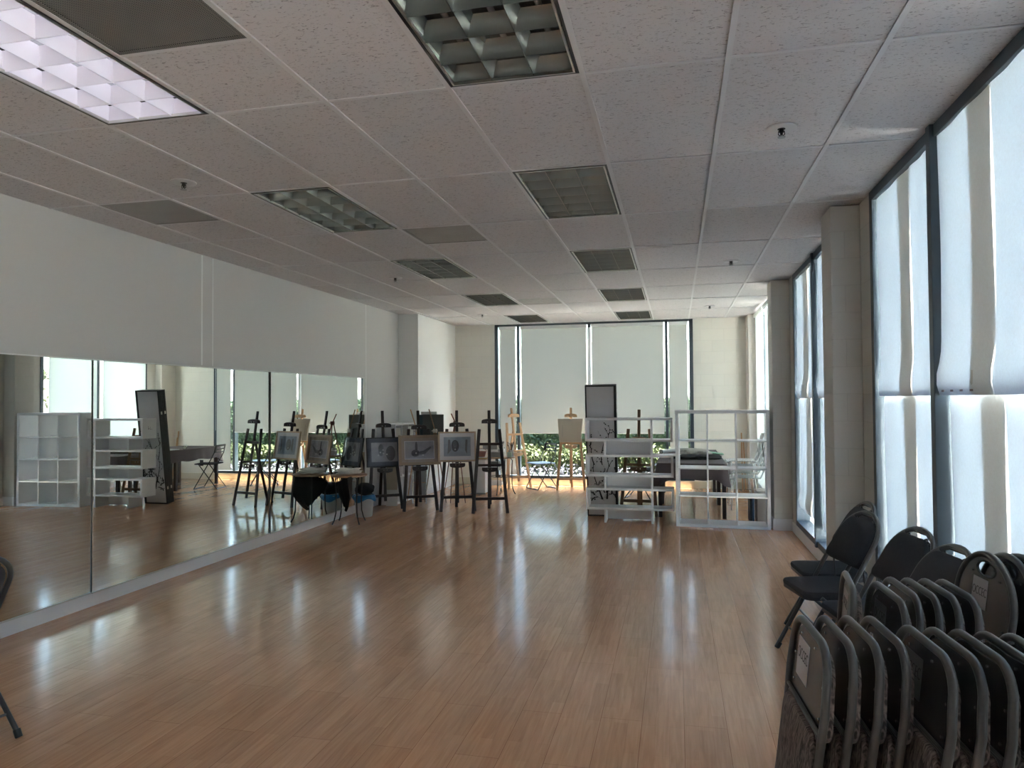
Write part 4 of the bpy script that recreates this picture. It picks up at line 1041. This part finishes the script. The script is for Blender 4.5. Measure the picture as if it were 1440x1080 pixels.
round_folded((1.535, .07, 0), R(-90+2), R(6), 'round-topped folded chair with hand hole, just right of the labelled one', False)
round_folded((1.605, .05, 0), R(-90+1), R(4), 'round-topped folded chair cut off by the right edge, against the shade', False)

def open_chair(loc, yaw, label, group='open black padded folding chairs'):
    """faces local -y; origin on the floor under the middle of the seat"""
    t = thing('folding_chair', label, 'chair', loc, yaw, group)
    W = .215
    def Y(z): return -.235+.56*z   # slope of the long front-leg and back tube
    zt = .875; rr = .16
    pts = [(-W, Y(.0), .012), (-W, Y(.5), .5)]
    top = [(W*math.cos(a), zt-rr+rr*math.sin(a)) for a in [PI-PI*i/18 for i in range(19)]]
    pts += [(x, Y(z), z) for x, z in top]+[(W, Y(.5), .5), (W, Y(0), .012)]
    arch_frame(t, pts, 'back_frame')
    # back shell with hand hole, fabric pad on the front
    def onp(x, z, off): an = math.atan(.56); return (x, Y(z)-off*math.cos(an), z+off*math.sin(an))
    pl = rrect(W-.012, W-.03, .585, .83, .03, .11, 7)
    mp = pad(pl, .004, .03, .012); mp.v = [onp(v[0], v[2], v[1]) for v in mp.v]; mp.build('back_cushion', M['fabric'], t, smooth=True)
    ms = MB().prism(rrect(W-.008, W-.026, .58, .83, .03, .11, 7), .006, 'y', -.004); ms.v = [onp(v[0], v[2], v[1]) for v in ms.v]; ms.build('back_shell', M['shell'], t)
    hb = MB().tube([onp(x, z, 0) for x, z in [(-.13, .815), (-.085, .833), (-.06, .818), (.06, .818), (.085, .833), (.13, .815)]], .010, 8).tube([onp(x, z, 0) for x, z in [(-.12, .842), (-.07, .862), (.07, .862), (.12, .842)]], .012, 8)
    hb.build('hand_hole_rim', M['shell'], t, smooth=True)
    sp_ = rrect(.185, .20, -.215, .19, .05, .09, 6)
    pad(sp_, .425, .455, .014, axis='z').build('seat_cushion', M['fabric'], t, smooth=True)
    MB().prism(sp_, .024, 'z', .402).build('seat_pan', M['shell'], t, bevel=.004)
    for s in (-1, 1):
        MB().tube([(s*(W-.022), -.13, .42), (s*(W-.022), .10, .22), (s*(W-.022), .275, .012)], .0115, 10).build('rear_leg', M['tubeblk'], t, smooth=True)
        MB().tube([(s*(W-.03), .13, .44), (s*(W-.03), .12, .60)], .006, 8).build('brace', M['tubeblk'], t, smooth=True)
        MB().tube([(s*W, Y(0)-.002, .0), (s*W, Y(.035), .035)], .016, 10).build('foot_cap', M['black'], t, smooth=True)
        MB().tube([(s*(W-.022), .277, .0), (s*(W-.022), .26, .035)], .016, 10).build('foot_cap', M['black'], t, smooth=True)
    MB().tube([(-W, Y(.13), .13), (W, Y(.13), .13)], .007, 8).build('stretcher', M['tubeblk'], t, smooth=True)
    MB().tube([(-W+.022, .20, .10), (W-.022, .20, .10)], .007, 8).build('stretcher', M['tubeblk'], t, smooth=True)
    return t
c1 = open_chair((1.26, 1.57, 0), R(-76), 'open black padded chair nearest the near block pier window bay, in front of a twin')
dup(c1, (1.36, 2.03, 0), R(-84), 'farthest open black padded chair, mostly hidden behind its twin by the block pier')
dup(c1, (1.385, 1.05, 0), R(-79), 'open black padded chair whose tall back stands against the pale shade')
dup(c1, (1.40, .585, 0), R(-80), 'open black padded chair with only its back top showing beside the hand-hole chairs')
dup(c1, (-2.955, -.44, 0), R(-97), 'black padded folding chair partly cut off by the left edge of view')

# ------------------------------------------------------------------ outside: mulch, hedge and shrubs
struct('ground', MB().box(-14, 14, -10, 30, -.12, -.06), M['soil'])
M['bed'] = plain('dark_planting_bed', (.10, .09, .075), .95, noise=.3, nscale=9, bump=.5, bscale=30)
struct('ground_planting_bed', MB().box(-7.5, 4.5, 11.0, 16, -.07, -.05), M['bed'])
def hedge(name, x0, x1, y0, y1, h, n, label, cat, leaf, seed, size=.05, core=True, kind=None, z0=0., rag=.12):
    rnd = random.Random(seed); t = thing(name, label, cat, ((x0+x1)/2, (y0+y1)/2, -.06), 0, None, kind)
    cx, cy = (x0+x1)/2, (y0+y1)/2; hx, hy = (x1-x0)/2, (y1-y0)/2; m = MB()
    for i in range(n):
        f = rnd.random()
        if f < .55: x, y, z = rnd.uniform(-hx, hx), -hy+rnd.uniform(-.06, .06)+.05*math.sin(3*i), rnd.uniform(z0, h)
        elif f < .85: x, y, z = rnd.uniform(-hx, hx), rnd.uniform(-hy, hy), h+rnd.gauss(0, rag*.5)
        else: x, y, z = rnd.choice((-hx, hx))+rnd.uniform(-.05, .05), rnd.uniform(-hy, hy), rnd.uniform(z0, h)
        s = size*rnd.uniform(.6, 1.4); a = Vector((rnd.gauss(0, 1), rnd.gauss(0, 1), rnd.gauss(0, 1))).normalized(); b_ = a.orthogonal().normalized(); b_.rotate(Matrix.Rotation(rnd.uniform(0, 6.28), 3, a))
        c_ = a.cross(b_); p = Vector((x, y, z))
        m.add([p-b_*s, p-c_*s*.45, p+b_*s, p+c_*s*.45], [(0, 1, 2, 3)])
    m.build('leaves', M[leaf], t)
    if core:
        hx2, hy2 = hx*.97, hy*.9
        MB().grid(lambda u, v: ((u-.5)*2*hx2, -hy2*math.cos(v*PI)*1.0, max(0, (h-.06)*math.sin(min(1, 1.35*math.sin(v*PI))*PI/2)+.03*math.sin(u*40+v*7))), 60, 14).build('inner_growth', M['leaf'], t, smooth=True)
    return t
hedge('hedge', -6.5, 3.6, 13.35, 14.6, 1.55, 22000, 'clipped green hedge outside beyond the far window', 'hedge', 'leaf', 1, .065)
hedge('border_shrubs', -6., 3.2, 12.15, 12.95, .50, 14000, 'yellow-green low shrubs planted in front of the hedge outside', 'shrubs', 'leafy', 2, .055, kind='stuff')
hedge('flower_border', -6., 3.2, 10.85, 11.85, .15, 14000, 'pale lavender flower border just outside the far window', 'flowers', 'lav', 3, .04, kind='stuff')
hedge('tall_shrub', 5.4, 6.6, 6.0, 10.5, 2.3, 6000, 'tall leafy shrub outside the side window by the far corner', 'shrub', 'leafy', 4, .06)
struct('exterior_building', MB().box(-14, 14, 27, 28, -.06, 4.0), M['stucco'])
struct('roof_sunshade', MB().box(XL-.4, XR+.55, -6.5, YB+.61, H+.32, H+.5), M['stucco'])  # unseen roof, far overhang sized to keep sun off the blinds

# ------------------------------------------------------------------ daylight
w = bpy.data.worlds.new('sky'); bpy.context.scene.world = w; w.use_nodes = True; nt = w.node_tree
bg = nt.nodes['Background']; sk = nt.nodes.new('ShaderNodeTexSky'); sk.sky_type = 'NISHITA'
sk.sun_disc = False; sk.sun_elevation = R(62); sk.sun_rotation = R(20); sk.air_density = 1.; sk.dust_density = 1.5; sk.ozone_density = 1.
nt.links.new(sk.outputs[0], bg.inputs[0]); bg.inputs[1].default_value = SKY = .35
sl = bpy.data.lights.new('sun', 'SUN'); sl.energy = 36.; sl.angle = R(.6); sl.color = (1., .95, .86)
so = bpy.data.objects.new('sun', sl); C.objects.link(so)
el, az = R(78), R(-12)   # high sun, from beyond the far wall
d = Vector((-math.sin(az)*math.cos(el), -math.cos(az)*math.cos(el), -math.sin(el)))
so.rotation_euler = d.to_track_quat('-Z', 'Y').to_euler()
w.cycles.sampling_method = 'AUTOMATIC'

# ------------------------------------------------------------------ camera
cam = bpy.data.cameras.new('camera'); co = bpy.data.objects.new('camera', cam); C.objects.link(co)
f = 1004.5; cam.sensor_width = 36.; cam.lens = f*36/1440; cam.clip_start = .02
yaw, pitch, roll = -.22618, .022834, -.007145
fwd = Vector((math.sin(yaw)*math.cos(pitch), math.cos(yaw)*math.cos(pitch), math.sin(pitch)))
right = Vector((math.cos(yaw), -math.sin(yaw), 0)); up = right.cross(fwd)
r2 = right*math.cos(roll)+up*math.sin(roll); u2 = -right*math.sin(roll)+up*math.cos(roll)
mt = Matrix((r2, u2, -fwd)).transposed().to_4x4(); mt.translation = (.3818, -3.0749, 1.571); co.matrix_world = mt
sc = bpy.context.scene; sc.camera = co
sc.view_settings.view_transform = 'Standard'; sc.view_settings.look = 'None'; sc.view_settings.gamma = 1; sc.view_settings.exposure = 2.28
sc.view_settings.use_curve_mapping = False
sc.cycles.use_denoising = True; sc.cycles.max_bounces = 12; sc.cycles.diffuse_bounces = 6; sc.cycles.transmission_bounces = 8; sc.cycles.transparent_max_bounces = 12; sc.cycles.glossy_bounces = 6
sc.cycles.sample_clamp_indirect = 12.; sc.cycles.caustics_reflective = True
bpy.context.view_layer.update()
